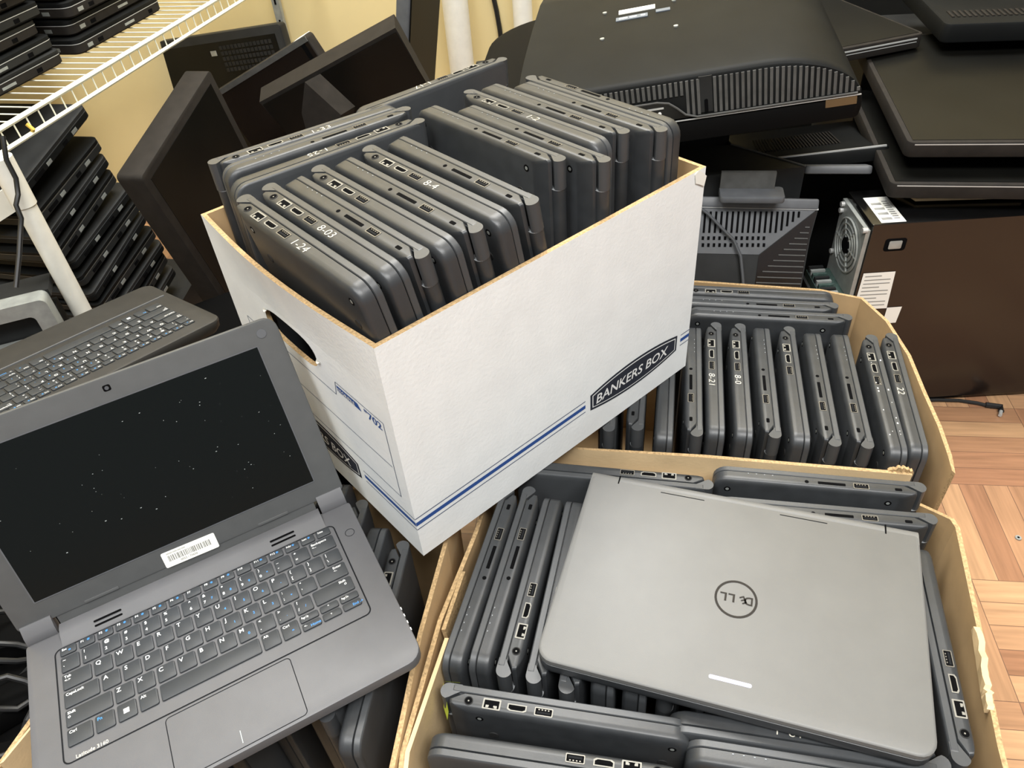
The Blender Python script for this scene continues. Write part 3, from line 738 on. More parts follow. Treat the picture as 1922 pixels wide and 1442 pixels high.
def keys_on(parent):
    for (cx, cy, w, h, a, b, c) in rows:
        k = MB(); k.rbox((cx, cy), -.0005, .0017, w, h, .0016, .0006, 0, None, 3)
        ko = k.build('key', [KEYM], parent)
        lg = MB(); z = .00182; L0 = cx - w / 2 + .0018; T0 = cy + h / 2
        small = h < .012
        if a == '#win':
            for ix in (0, 1):
                for iy in (0, 1): lg.box((cx - .0016 + ix * .0024, cy - .0012 + iy * .0023, z), (.0021, .0020, .0001), 0)
        elif a:
            hh = .0026 if (len(a) > 1 or small) else (.0040 if b is None and a.isalpha() else .0031)
            sx = 1.0 if len(a) < 5 or w > .02 else .62
            right = a in ('Enter',) or (a == 'Shift' and cx > 0)
            x_ = (cx + w / 2 - .0115) if right else L0
            if a in ('^', 'v'): x_ = cx - .001
            if small: lg.text(a, hh * .85, Matrix.Translation((x_, T0 - .0036, z)), 0, sx)
            else: lg.text(a, hh, Matrix.Translation((x_, T0 - .0015 - hh, z)), 0, sx)
            if b:
                lg.text(b, .0031 if len(b) == 1 else .0024, Matrix.Translation((x_ + (.004 if (right and b == 'o') else 0), T0 - (.0118 if len(a) == 1 else .0075), z)), 0)
        if c:
            if small: lg.text(c if c != 'x' else '*', .0026 if c != 'x' else .0040, Matrix.Translation((cx + .0005 if not a or c in ('o', 'x') else cx - .001, T0 - .0056, z)), 1)
            elif c == 'Fn': lg.text('Fn', .0030, Matrix.Translation((L0, T0 - .0048, z)), 1)
            else: lg.text(c, .0026, Matrix.Translation((cx + .0010, cy - .0028, z)), 1)
        if lg.f: lg.build('key_legend', [WHT, BLUE], ko, smooth=False)
keys_on(ol)
mb = MB(); groove(mb, .104, .0560, .004, .0005, -.0715, .0007, .0002, 0); mb.box((.0005, -.0900, .0002), (.0006, .0110, .0002), 1)
mb.build('touchpad', [GRV, DUST], ol, smooth=False)
mb = MB(); groove(mb, .0092, .0092, .0046, .1395, .0520, .0005, .0003, 0); mb.build('power_button', [GRV], ol, smooth=False)
for sx in (-1, 1):
    mb = MB()
    for yy in (.0765, .0805):
        Mv = Matrix.Translation((sx * .081, yy, .0012 + (yy - .0765) * .40 + .0003)) @ Matrix.Rotation(R_(18), 4, 'X')
        mb.prism(rrect(.0240, .0017, .0008, 3), -.0002, .0003, 0, Mv)
    mb.build('speaker_slots', [DK], ol)
mb = MB()
for i in range(4): mb.box((W / 2 - .0002, -.0500 - .0075 * i, -.0012), (.0012, .0026, .0012), 0)
mb.build('indicator_lights', [WHT], ol, smooth=False)
# lid in its own frame: x right, y up the lid, z toward the viewer
dv = Vector((0, -math.cos(TH), math.sin(TH)))
LMx = Matrix.Translation((0, HY, .0005)) @ frame(Vector((1, 0, 0)), dv, Vector((1, 0, 0)).cross(dv), None)
lidr = MB()
LH_, LB_ = .1985, .0105
lidr.loft([[(x, y, z) for x, y in rrect(W - 2 * i, LH_ - LB_ - 2 * i, (.012, .012, .004, .004), 5, 0, (LH_ + LB_) / 2)] for z, i in ((-.0065, .003), (-.0058, .0008), (-.0045, 0), (-.0010, 0), (-.0002, .0004), (0, .0014))])
lidr.box((0, .006, -.004), (.240, .014, .006), 0)
lido = lidr.build('lid', [BEZ], ol); lido.matrix_local = LMx
dsp = MB(); dsp.box((0, .1043, .0002), (.256, .144, .0004), 0); dispo = dsp.build('screen', [SCREEN], lido, smooth=False)
eb = MB(); groove(eb, .2580, .1460, .0012, 0, .1043, .0010, .0005, 0); eb.build('screen_edge', [SLATE], lido, smooth=False)
wc = MB(); wc.rbox((.0025, .1888), -.001, .0004, .0062, .0055, .0015, .0002, 0); wc.cyl((.0025, .1888, .0003), (.0025, .1888, .0007), .0017, 1, 14); wc.build('camera_lens', [DK, GRYC], lido)
for sx in (-1, 1):
    bm_ = MB(); bm_.cyl((sx * .1360, .1865, -.001), (sx * .1360, .1865, .0006), .0042, 0, 18); bm_.build('rubber_bumper', [SLATE], lido)
ba = MB()
BS = Matrix.Translation((.0020, .0175, .0006)) @ Matrix.Rotation(R_(-1.5), 4, 'Z')
ba.rbox((0, 0), -.0003, .0001, .0490, .0160, .0015, .0001, 0, BS)
x = -.0195
while x < .0195:
    w_ = random.choice((.0005, .0008, .0011)); ba.box((x, .0005, .00015), (w_, .0060, .0001), 1, BS); x += w_ + random.choice((.0005, .0009))
ba.text('0052 / 73656', .0021, BS @ Matrix.Translation((-.0105, -.0058, .0002)), 1); ba.text('IIIIIIIIIIII IIIIIIIII IIIIIII IIIIIIII', .0014, BS @ Matrix.Translation((-.020, .0050, .0002)), 1, .9)
ba.build('barcode_sticker', [PAPER, GREYP], lido, smooth=False)
ds = MB()
for i in range(60):
    px, py = random.uniform(-.124, .124), .1043 + random.uniform(-.068, .068) * (.6 + .4 * random.random()); a = random.uniform(0, PI); s_ = random.uniform(.0002, .0006)
    ds.box((px, py, .00045), (s_ * random.choice((1, 1, 2.5)), s_, .0001), 0)
tag(ds.build('dust_specks', [DUST], lido, smooth=False), kind='stuff')
for sx in (-1, 1):
    kn = MB(); prof = [(.0125, .0012), (.0125, -.0065)] + [(-.0005 + .0098 * math.cos(R_(a)) * -1 * 1, -.0030 + .0092 * math.sin(R_(a))) for a in ()]
    pr_ = [(.0150, .0012), (.0060, .0052), (0, .0060), (-.0058, .0040), (-.0085, 0), (-.0085, -.0050), (-.0040, -.0085), (.004, -.0090), (.0150, -.0065)]
    X = Matrix(((0, 0, 1, 0), (1, 0, 0, 0), (0, 1, 0, 0), (0, 0, 0, 1)))
    a, b_ = (.1235, .1490) if sx > 0 else (-.1490, -.1235)
    kn.prism(pr_, a, b_, 0, X); kn.build('hinge', [DECK], lido, angle=50)
for sx in (-1, 1):
    tb = MB(); tb.rbox((sx * .080, .0125), -.0005, .0006, .030, .0030, .001, .0003); tb.build('lid_spacer', [BEZ], lido)

# ------------------------------------------------------------------ laptop base with keyboard at the left, lid out of sight
M_kb = euM((-.5366, .7907, .3497), (-.0989, .0757, .8217)) @ Matrix.Rotation(PI, 4, 'Z')
kl = thing('keyboard_laptop', 'dark laptop base with its keyboard facing up, behind the open laptop at the left', 'laptop', None, M_kb)
b = MB()
b.loft([plan(.292 - 2 * i, -.098 + i, .096 - i, .014 - i * .4, .014, z) for z, i in ((-.0200, .010), (-.0185, .005), (-.0120, .001), (-.0030, 0), (-.0010, .0006), (0, .0024))], 0)
b.build('base', [KBD], kl, angle=30)
for ch in list(ol.children):
    if ch.name.split('.')[0] == 'key':
        c = copy_tree(ch, kl); c.location = (0.004, .006, .0002)
mb = MB(); mb.box((0, -.0372, .0006), (.274, .0024, .0016), 0); mb.build('trim_strip', [SLATE], kl, smooth=False)

for px_, zt__, rz_, sz_, lb_ in (((640, 900), .27, 38, (.20, .17), 'black equipment box on the floor beneath the handle end of the white box'), ((418, 612), .17, 30, (.16, .16), 'black equipment box on the floor between the keyboard laptop and the white box')):  # boxes added to keep bright floor out of the dark gaps
    q = onz(px_, zt__)
    mb = MB(); mb.rbox((0, 0), 0, zt__, sz_[0], sz_[1], .008, .003); o = mb.build('equipment_box', [DULLB]); o.matrix_world = Matrix.Translation((q.x + (.0 if rz_ == 30 else -.035), q.y + (.02 if rz_ == 30 else .135), .001)) @ Matrix.Rotation(R_(rz_), 4, 'Z'); tag(o, lb_, 'box')
# support for it: a dark case on the floor
mb = MB(); Mx = Matrix.Translation((-.535, .79, 0)) @ Matrix.Rotation(.82, 4, 'Z')
cs = thing('storage_case', 'dark case standing on the floor beneath the laptop base at the left', 'case', None, Mx)
mb = MB(); mb.rbox((0, 0), 0, .300, .26, .17, .008, .004); mb.build('body', [MATB], cs)
mb = MB(); mb.box((0, -.0852, .2), (.10, .001, .012), 0); mb.build('handle_slot', [DK], cs)

# ------------------------------------------------------------------ wire shelf on the left wall
SZ, LIPN = .520, -.954
sh = thing('wire_shelf', 'white wire shelf carrying stacks of laptops along the left wall', 'shelf', None, None)
u0, u1 = .84, BW - .012
mb = MB()
mb.tube([UN(u0, LIPN, SZ), UN(u1, LIPN, SZ)], .0042); mb.tube([UN(u0, LIPN + .003, SZ - .026), UN(u1, LIPN + .003, SZ - .026)], .0036)
mb.tube([UN(u0, LW + .015, SZ), UN(u1, LW + .015, SZ)], .0034); mb.tube([UN(u0, (LW + LIPN) / 2, SZ - .005), UN(u1, (LW + LIPN) / 2, SZ - .005)], .0034)
mb.build('rail', [WIREW], sh)
mb = MB(); i = 0; uu = u0 + .004
while uu < u1:
    mb.tube([UN(uu, LW + .012, SZ + .0005), UN(uu, LIPN, SZ + .0005)], .0011, n=6); mb.tube([UN(uu, LIPN + .001, SZ), UN(uu, LIPN + .003, SZ - .026)], .0012, n=6); uu += .0265
mb.build('deck_wires', [WIREW], sh)
tw = MB(); p = onn((55, 243), LIPN); tw.tube([p + V(0, 0, -.006), p + N * .007, p + V(0, 0, .008)], .003); tw.build('twist_tie', [pm('yellow_tie', 'c8a640', .6)], sh)
# slotted wall standard near the room corner
p = onu((525, 30), BW - .02); mb = MB(); mb.box((0, 0, 0), (.020, .012, 1.2), 0)
for k in range(20): mb.box((0, -.0062, -.55 + k * .055), (.005, .001, .018), 1)
st = mb.build('wall_standard', [STEEL, DK]); st.matrix_world = Matrix.Translation((p.x, p.y, .78)) @ Matrix.Rotation(R_(-15.5), 4, 'Z'); tag(st, 'slotted grey metal shelf upright fixed to the back wall near the corner', 'upright')
# laptops stacked on the shelf
PL2 = [MATB, SATB, DUSTB]
def flat_laptop(mats, w=.303, d=.208, t=.022, edge=EDGE):
    ms = []
    b = MB(); b.loft([plan(w - 2 * i, -d / 2 + i, d / 2 - i, .014 - .3 * i, .010, z) for z, i in ((0, .006), (.002, .002), (.004, 0), (t * .62, 0), (t * .64, .0008))]); ms.append(('base', b.mesh('base', mats[0], 40)))
    l = MB(); l.loft([plan(w - 2 * i, -d / 2 + i, d / 2 - i, .014 - .3 * i, .010, z) for z, i in ((t * .67, .0006), (t * .70, 0), (t * .94, 0), (t, .003))]); ms.append(('lid', l.mesh('lid', mats[1], 40)))
    tr = MB(); o = rrect(w + .0006, d + .0006, .014, 5); n = len(o)
    tr.add([(x, y, t * .66 + dz) for dz in (0, .0011) for x, y in o], [(k, (k + 1) % n, n + (k + 1) % n, n + k) for k in range(n)], 0); ms.append(('lid_trim', tr.mesh('lid_trim', edge, 40)))
    for k, (x, w_, h_) in enumerate(((-.10, .014, .006), (-.07, .014, .006), (.02, .030, .004), (.09, .012, .006))):
        pt = MB(); pt.box((x, -d / 2 + .0001, t * .36), (w_, .0012, h_), 0); ms.append(('port', pt.mesh('port', [(STEEL, DK)[k % 2]], 40)))
    for k, (y, w_) in enumerate(((-.05, .014), (-.02, .013), (.03, .013), (.06, .026))):
        pt = MB(); pt.box((-w / 2 + .0001, y, t * .36), (.0012, w_, .006), 0); ms.append(('port', pt.mesh('port', [(STEEL, DK)[k % 2]], 40)))
    return ms
FLA = flat_laptop([MATB, SATB]); FLB = flat_laptop([DUSTB, MATB], .303, .208, .024)
FLD, FLE = flat_laptop([SATB, MATB], edge=GRYC), flat_laptop([MATB, SATB], .303, .208, .024, edge=USBM)
def put_flat(ms, label, group, M):
    o = thing('closed_laptop', label, 'laptop', group, M)
    for n_, me in ms: link(n_, me, o)
    return o
RU = Matrix(((U.x, -N.x, 0, 0), (U.y, -N.y, 0, 0), (0, 0, 1, 0), (0, 0, 0, 1)))     # x along U, y toward the wall
z = SZ + .0028
for k in range(12):  # top layers, out of view, added to shade the wall under the shelf
    put_flat(FLA if k % 2 else FLB, 'dark laptop, %s from the bottom of the nearer stack on the wire shelf' % ORD[k], 'nearer laptop stack on the shelf', Matrix.Translation(UN(.992 + random.uniform(-.012, .012) - .010 * (k % 3), LIPN - .184 + random.uniform(-.008, .012), z)) @ RU @ Matrix.Rotation(random.uniform(-.02, .02), 4, 'Z')); z += .0248
z = SZ + .0028
FLC = flat_laptop([DUSTB, SATB], .262, .190, .026)
for k in range(11):  # upper layers beyond the frame added to block light from above
    put_flat(FLC if k != 2 else FLC, 'dark laptop, %s from the bottom of the farther stack on the wire shelf' % ORD[k], 'farther laptop stack on the shelf', Matrix.Translation(UN(1.302 + random.uniform(-.012, .012), LIPN - .176 + random.uniform(-.008, .012), z)) @ RU @ Matrix.Rotation(random.uniform(-.02, .02), 4, 'Z')); z += .0275
# tilted stack below the shelf
zz = .030
NST = 11
for k in range(NST):
    tilt = R_(13 + 1.5 * math.sin(k * 1.9))
    lab = 'dark laptop, %s from the top of the slanting stack under the wire shelf' % ORD[NST - 1 - k]
    Mx = Matrix.Translation(UN(1.045 - .005 * k + random.uniform(-.012, .012), -1.0 - .150, .075 + k * .0325 + (.022 if k == NST - 1 else 0))) @ RU @ Matrix.Rotation(-tilt, 4, 'Y') @ Matrix.Rotation(PI / 2 + random.uniform(-.03, .03), 4, 'Z')
    put_flat(FLE if k % 2 else FLD, lab, 'slanting laptop stack under the shelf', Mx)
# a support wedge board under that stack
mb = MB(); mb.loft([[UN(.90, -1.31, .001), UN(1.22, -1.31, .001), UN(1.22, -.985, .001), UN(.90, -.985, .001)], [UN(.90, -1.31, .012), UN(1.22, -1.31, .082), UN(1.22, -.985, .082), UN(.90, -.985, .012)]])
tag(mb.build('black_tray', [MATB]), 'black tray on the floor under the slanting laptop stack', 'tray')
mb = MB(); mb.rbox((0, 0), 0, .030, .28, .46, .01, .004); o = mb.build('equipment_box', [DULLB]); o.matrix_world = Matrix.Translation(UN(1.36, -.80, .001)) @ RU; tag(o, 'black equipment box on the floor behind the leaning monitor', 'box')  # box added so the floor showing here reads dark
# white pole near the shelf end
P = onn((98, 480), -.93)
mb = MB()
Pz = [onn(q, -.93).z for q in ((22, 300), (148, 590))]
mb.cyl((P.x, P.y, .001), (P.x, P.y, .47), .0145, 0, 20); po = thing('support_pole', 'white plastic pole standing below the near end of the wire shelf', 'pole', None, Matrix.Identity(4)); mb.build('pipe', [PVC], po)
mb = MB(); zc_ = onn((55, 378), -.93).z; mb.cyl((P.x, P.y, zc_), (P.x, P.y, .5), .0165, 0, 20); mb.build('coupling', [PVC], po)
cb = MB(); pts = [onn(q, -.905) for q in ((5, 255), (12, 300), (30, 335), (34, 365), (30, 385), (40, 410), (38, 440), (36, 480), (30, 540))]
cb.tube(pts, .0035); tag(cb.build('hanging_cord', [CORD]), 'black cord hanging beside the white pole under the shelf', 'cord')
# bright white board left of the pole
q = [ony(p_, 1.12) for p_ in ((-60, 400), (30, 340), (33, 395), (-60, 455))]
mb = MB(); mb.loft([q, [p_ + V(0, .012, 0) for p_ in q]]); tag(mb.build('white_board', [PVC]), 'bright white board showing left of the white pole', 'board')
# metal frame thing at the left
mf = thing('metal_drive_cage', 'silver metal drive cage lying left of the white pole base', 'drive cage', None, Matrix.Translation(ony((35, 600), .96)) @ Matrix.Rotation(R_(18), 4, 'Z'))
mb = MB(); o_ = rrect(.16, .085, .010, 4, -.035, -.02); i2 = rrect(.122, .050, .008, 4, -.040, -.026); n_ = len(o_)
for zz_ in (0, .03): mb.add([(x, zz_, y) for x, y in o_] + [(x, zz_, y) for x, y in i2], [(k, (k + 1) % n_, n_ + (k + 1) % n_, n_ + k) for k in range(n_)])
for lp in (o_, i2): mb.add([(x, yy, y) for yy in (0, .03) for x, y in lp], [(k, (k + 1) % n_, n_ + (k + 1) % n_, n_ + k) for k in range(n_)])
mb.build('front_frame', [STEEL], mf)
mb = MB(); mb.box((-.035, .055, .015), (.165, .05, .012), 0); mb.box((-.035, .055, -.045), (.150, .045, .05), 1); mb.build('housing', [MATB, MATB], mf)
mb = MB(); mb.rbox((0, 0), 0, .16, .22, .10, .01, .004); sb = mb.build('equipment_box', [MATB]); sb.matrix_world = Matrix.Translation(ony((35, 600), .96) + V(-.075, .03, 0)) @ Matrix.Rotation(R_(18), 4, 'Z'); sb.location.z = .001
zt_ = ony((35, 600), .96).z - .072
sb.scale = (1, 1, max(.2, (zt_ - .002) / .16)); tag(sb, 'black equipment box beneath the silver drive cage', 'box')

# ------------------------------------------------------------------ standing monitors at the back left
def slab(name, A, B, Dp, t, label, cat='monitor', mats=None, screen=True, border=.018, group=None, bulge=0, flip=False):
    """monitor slab from three visible corners: A common corner, B and Dp its neighbours; thickness t goes away from the viewer"""
    e1, e2 = (B - A), (Dp - A); w, h = e1.length, e2.length; e1.normalize(); e2 = (e2 - e1 * e1.dot(e2)).normalized()
    n = e1.cross(e2)
    if n.dot(CAM - A) < 0: n = -n
    if flip: pass
    M = Matrix.Translation(A) @ frame(e1, n.cross(e1), n, None)
    sgn = 1 if n.cross(e1).dot(e2) > 0 else -1
    o = thing(name, label, cat, group, M)
    mats = mats or [DUSTB, DSCR]
    mb = MB(); mb.rbox((w / 2, sgn * h / 2), -t, 0, w, h, .008, .0025, 0); mb.build('housing', [mats[0]], o)
    if screen:
        mb = MB(); mb.box((w / 2, sgn * h / 2, -.0005), (w - 2 * border, h - 2 * border, .0022), 0)
        mb.build('screen', [mats[1]], o, smooth=False)
    return o, w, h, sgn
A_, B__ = onn((394, 130), -.80), onn((264, 334), -.80)
dd = (B__ - A_); perp = (N.cross(dd)).normalized()
if perp.z > 0: perp = -perp
tm, w, h, s_ = slab('flat_monitor', A_, B__, A_ + perp * .40, .045, 'dusty black flat monitor propped cornerwise, left of the white file box', mats=[DUSTB, DSCR], border=.016)
def ux(p, k): return onu(p, k)
A2 = onu((398, 176), 1.52); B2 = onu((573, 66), 1.52)
v = Vector((0, 0, -1))
tt, w, h, s_ = slab('desktop_computer', B2, A2, B2 + V(0, 0, -.42), .032, 'black desktop tower standing behind the leaning monitor, dark side toward us', 'computer', mats=[DUSTB, BRN], border=.003)
mb = MB(); mb.box((w * .06, s_ * h * .10, .0012), (.010, .06, .001), 0); mb.build('side_latch', [DK], tt)
mb = MB(); mb.box((w / 2, s_ * .006, .0008), (w - .004, .011, .003), 0); mb.build('top_edge', [DUSTG], tt)  # lit upper edge painted as a lighter grey strip
mb = MB(); mb.box((w * .10, .0004 * s_, -.03), (.03, .001, .03), 0); mb.build('asset_tag', [PAPER], tt)
# keyboard-like dark laptop showing below the shelf
A3 = onu((262, 84), 1.80); B3_ = onu((524, 44), 1.80)
t3, w, h, s_ = slab('old_laptop', A3, B3_, A3 + V(0, 0, -.30) + U * -.03, .03, 'old black laptop with a small silver badge leaning on the wall below the shelf', 'laptop', mats=[MATB, DSCR], border=.02)
mb = MB(); mb.box((w * .50, s_ * .045, .001), (.016, .012, .002), 0); mb.build('silver_badge', [STEEL], t3)
mb = MB()
for i in range(5):
    for j in range(14): mb.box((w * .56 + j * .0108, s_ * (.035 + .013 * i), .001), (.008, .009, .0016), 0)
mb.build('key_rows', [MATB], t3, smooth=False)
# monitor with stand seen from above
yb = 1.50
mA, mB_ = ony((487, 192), yb), ony((742, 52), yb)
ex_ = (mB_ - mA); wM = ex_.length; ex_.normalize()
nz_ = Vector((0, 1, .22)); nz_ = (nz_ - ex_ * ex_.dot(nz_)).normalized(); up = nz_.cross(ex_)
if up.z < 0: up = -up
mo = thing('desk_monitor', 'grey black monitor with wedge stand seen from above behind the white box', 'monitor', None, Matrix.Translation(mA) @ frame(ex_, nz_, ex_.cross(nz_), None))
sg = 1 if ex_.cross(nz_).z > 0 else -1
mb = MB(); mb.loft([[(0, 0, 0), (wM, 0, 0), (wM, .052, 0), (0, .052, 0)], [(0, 0, -sg * .004), (wM, 0, -sg * .004), (wM, .055, -sg * .004), (0, .055, -sg * .004)], [(.01, .0, -sg * .28), (wM - .01, .0, -sg * .28), (wM - .01, .04, -sg * .28), (.01, .04, -sg * .28)]]); mb.build('housing', [DUSTB], mo, angle=30)
mb = MB(); mb.box((wM / 2, -.0008, -sg * .142), (wM - .006, .002, .27), 0); mb.build('screen', [DSCR], mo, smooth=False)
sa = [ony(p, 1.36) for p in ((566, 212), (572, 154), (640, 216), (634, 250))]
mb = MB(); sbx = thing('monitor_stand', 'loose grey wedge stand in front of the grey black monitor', 'stand', None, Matrix.Identity(4))
sb2 = [p + V(.022, .035, .0) for p in sa]
mb.loft([[sa[0], sa[1], sa[2], sa[3]], [sb2[0], sb2[1], sb2[2], sb2[3]]]); 
low = [V(p.x, p.y, .037) for p in (sa[0], sb2[0], sb2[3], sa[3])]
mb.loft([[sa[0], sb2[0], sb2[3], sa[3]], low]); mb.build('wedge_body', [DUSTB], sbx, smooth=False)
# thin monitor on its side
e0, e1 = ony((757, 168), 1.76), ony((777, -10), 1.76)
up_ = (e1 - e0).normalized()
tn = thing('upright_monitor', 'grey edged monitor standing on its side in front of the yellow wall', 'monitor', None, Matrix.Translation(V(e0.x - .34 * math.tan(R_(13)), e0.y, 0.008)) @ Matrix.Rotation(R_(-28), 4, 'Z') @ Matrix.Rotation(R_(13), 4, 'Y'))
mb = MB(); mb.rbox((.016, .066), .001, .60, .032, .132, .004, .003, 0); mb.build('housing', [SLATE], tn)
mb = MB(); mb.box((.0335, .066, .30), (.004, .124, .57), 0); mb.build('screen', [DSCR], tn, smooth=False)
# white wall pipes and cable
for p, r, lab in (((860, 60), .0315, 'thick white pipe standing against the yellow back wall'), ((980, 5), .0235, 'thin white pipe against the back wall left of the big television')):
    q = onu(p, BW - .05); mb = MB(); mb.cyl((q.x, q.y, .001), (q.x, q.y, 2.49), r, 0, 24); tag(mb.build('wall_pipe', [PVC]), lab, 'pipe')
pts = [onu(p, BW - .012) for p in ((915, -60), (925, -10), (932, 20), (938, 55), (945, 110), (950, 170))]
mb = MB(); mb.tube(pts, .006); tag(mb.build('wall_cable', [CORD]), 'dark cable running down the yellow wall between the two white pipes', 'cable')
lf = MB()
for p in ((215, 285), (235, 270), (225, 300), (205, 300)):
    q = onn(p, -1.2); lf.add([q + U * -.02, q + V(0, 0, .010), q + U * .025 + V(0, 0, .004), q - V(0, 0, .010)], [(0, 1, 2, 3)])
# ------------------------------------------------------------------ big television lying face down
tv = thing('television', 'large black flat television lying face down behind the white file box', 'television', None, euM((.2267, 1.1459, .5659), (.0538, -.1427, -.1937)))
ZB_ = -.057
mb = MB(); mb.loft([[(x, y, z) for x, y in rrect(.532 - 2 * i, .480 - 2 * i, (.03, .10, .02, .012), 8, 0, .0500)] for z, i in ((-.094, .010), (-.090, .002), (-.080, 0), (-.066, 0), (-.060, .002), (-.057, .010))]); mb.build('front_housing', [pm('dark_tv_plastic', '0c0c0c', .6, spec=.06)], tv)
def hx(x):
    if x < .145: return 1.0
    k = (x - .145) / .118
    return max(0, (1 - min(1, k) ** 2.2) ** .62)
NX = 48
xs = [-.158 + i * (.2625 + .158) / NX for i in range(NX + 1)]
rings = []
for x in xs:
    k = hx(x)
    f = lambda z: ZB_ + (z - ZB_) * k
    prof = [(.270, ZB_), (.255, f(-.030)), (.225, f(-.006)), (.150, f(.004)), (.05, f(.007)), (-.03, f(.0075)), (-.08, f(.0068)), (-.115, f(.0050)), (-.145, f(.0022)), (-.165, f(-.0002)), (-.178, f(-.0022)), (-.1855, f(-.0042)), (-.1880, f(-.0075)), (-.1885, ZB_)]
    rings.append([(x, y, z) for y, z in prof])
mb = MB(); mb.loft(rings, 0, None, cap=False, closed=False)
mb.add([tuple(p) for p in rings[0]], [tuple(range(len(rings[0])))])
mb.build('back_cover', [SATB], tv, angle=40)
mb = MB()
for i in range(62):
    x = -.150 + i * .0067
    zt = ZB_ + (-.0095 - ZB_) * hx(x + .002)
    zl = ZB_ + .002
    if .072 < x < .088: continue
    if x < .052: zl = max(zl, ZB_ + .030)
    if zt - zl < .003: continue
    mb.box((x, -.1888, (zt + zl) / 2), (.0036, .0020, zt - zl), 0)
mb.build('vent_ribs', [DUSTG], tv, smooth=False)
mb = MB(); mb.box((.080, -.1888, -.030), (.016, .0016, .046), 0); mb.prism(rrect(.0045, .018, .002, 3, .080, -.045), -.1880, -.1900, 1, Matrix(((1, 0, 0, 0), (0, 0, 1, 0), (0, 1, 0, 0), (0, 0, 0, 1)))); mb.build('latch_plate', [MATB, DK], tv, smooth=False)
for a in (-.05, .05):
    for b_ in (-.05, .05): mb = MB(); mb.cyl((a, b_, .004), (a, b_, .0088), .0032, 0, 14); mb.build('mounting_screw', [STEEL], tv)
mb = MB(); mb.box((-.003, .040, .0078), (.052, .015, .0012), 0); mb.build('maker_label', [PAPER], tv)
mb = MB(); mb.box((-.010, .013, .0078), (.045, .013, .0012), 0); mb.box((.034, .020, .0078), (.020, .010, .0012), 0)
for i, (x, w_) in enumerate(((-.022, .012), (-.008, .010), (.006, .006))): mb.box((x, .013, .0086), (w_, .004, .0004), 1)
mb.build('rating_stickers', [pm('sticker_grey', '5d6672', .4), PAPER], tv)
mb = MB()
XZ = Matrix(((1, 0, 0, 0), (0, 0, 1, 0), (0, 1, 0, 0), (0, 0, 0, 1)))
pp = [(-.23, -.031), (.020, -.031), (.034, -.034), (.044, -.042), (.054, -.052), (.066, -.056), (-.23, -.056)]
mb.prism(pp, -.1885, -.1915, 0, XZ)
mb.tube([(-.23, -.1918, -.0305), (.020, -.1918, -.0305), (.034, -.1918, -.0335), (.044, -.1918, -.0415), (.054, -.1918, -.0515), (.068, -.1918, -.0565), (.258, -.1912, -.0565)], .0014, 1, 6)
mb.build('port_panel', [GLOSS, DUSTG], tv)
mb = MB(); mb.box((-.02, -.1922, -.0385), (.095, .0008, .0022), 0); mb.build('button_strip', [EDGE], tv)
mb = MB(); mb.box((-.012, -.1922, -.0465), (.006, .0008, .0022), 0); mb.box((-.001, -.1922, -.0465), (.002, .0008, .0016), 0); mb.cyl((.022, -.1926, -.0455), (.022, -.1915, -.0455), .0022, 0, 12); mb.build('port_markings', [WHT], tv)
mb = MB(); mb.box((.02, -.1905, -.0595), (.485, .0014, .0012), 0); mb.build('edge_trim', [EDGE], tv)
mb = MB(); mb.box((.240, -.1902, -.066), (.036, .001, .010), 0); mb.build('brown_tape', [pm('brown_tape', '5e4a30', .5)], tv)

# dark case added to fill the dark gap under the television
def case(label, c, size, rz, mats=(MATB,), group=None, name='desktop_computer'):
    o = thing(name, label, 'computer', group, Matrix.Translation(c) @ Matrix.Rotation(R_(rz), 4, 'Z'))
    mb = MB(); mb.rbox((0, 0), 0, size[2], size[0], size[1], .005, .002); mb.build('case', [mats[0]], o)
    return o
c1 = case('black desktop case lying under the left of the television', V(.20, 1.36, .001), (.40, .26, .43), 6)
mb = MB(); mb.box((0, -.131, .38), (.38, .002, .03), 0); mb.build('front_bezel', [SATB], c1)
# big dark box whose edge runs down to the right
bA, bB = ony((1372, 272), 1.13), ony((1512, 313), 1.03)
dk = (bB - bA); 
c2 = thing('printer', 'black printer body with a slanting top edge under the television', 'printer', None, Matrix.Identity(4))
mb = MB(); q0 = [bA, bB, bB + V(-.14, -.0, -.006) + V(0, -.02, 0), bA + V(-.16, -.03, -.02)]
topq = [V(.20, 1.06, .40), V(.34, 1.13, .395), bB, V(.35, .995, .355)]
topq = [bA + V(-.18, .02, .0), bA, bB, bB + V(-.20, .0, .0)]
mb.loft([[V(p.x, p.y + .002, .02) for p in topq], topq]); mb.build('body', [MATB], c2, smooth=False)
mb = MB(); mb.tube([bA + V(0, 0, .001), bB + V(0, 0, .001)], .0015); mb.build('edge_trim', [DUSTG], c2)
# vented monitor back beneath the television
vA, vB = ony((1400, 285), 1.30), ony((1600, 262), 1.22)
vm, w, h, s_ = slab('vented_monitor', ony((1362, 255), 1.30), ony((1606, 225), 1.26), ony((1400, 305), 1.08), .02, 'black monitor back with fine vent slots beneath the television', mats=[SATB, MATB], screen=False)
mb = MB()
for i in range(26): mb.box((w * .18 + i * w * .022, s_ * h * .55, .0008), (w * .010, h * .42, .002), 0)
mb.build('vent_slots', [DUSTB], vm, smooth=False)
mb = MB(); mb.box((w * .5, s_ * h * .985, .0005), (w * .96, .003, .003), 0); mb.build('edge_trim', [EDGE], vm)
# two thin panels below it
f1, w, h, s_ = slab('thin_monitor', ony((1512, 311), 1.03), ony((1640, 311), 1.005), ony((1512, 306), 1.10), .012, 'thin black panel with grey edge lying left of the stacked monitors', mats=[SLATE, DSCR], screen=False)
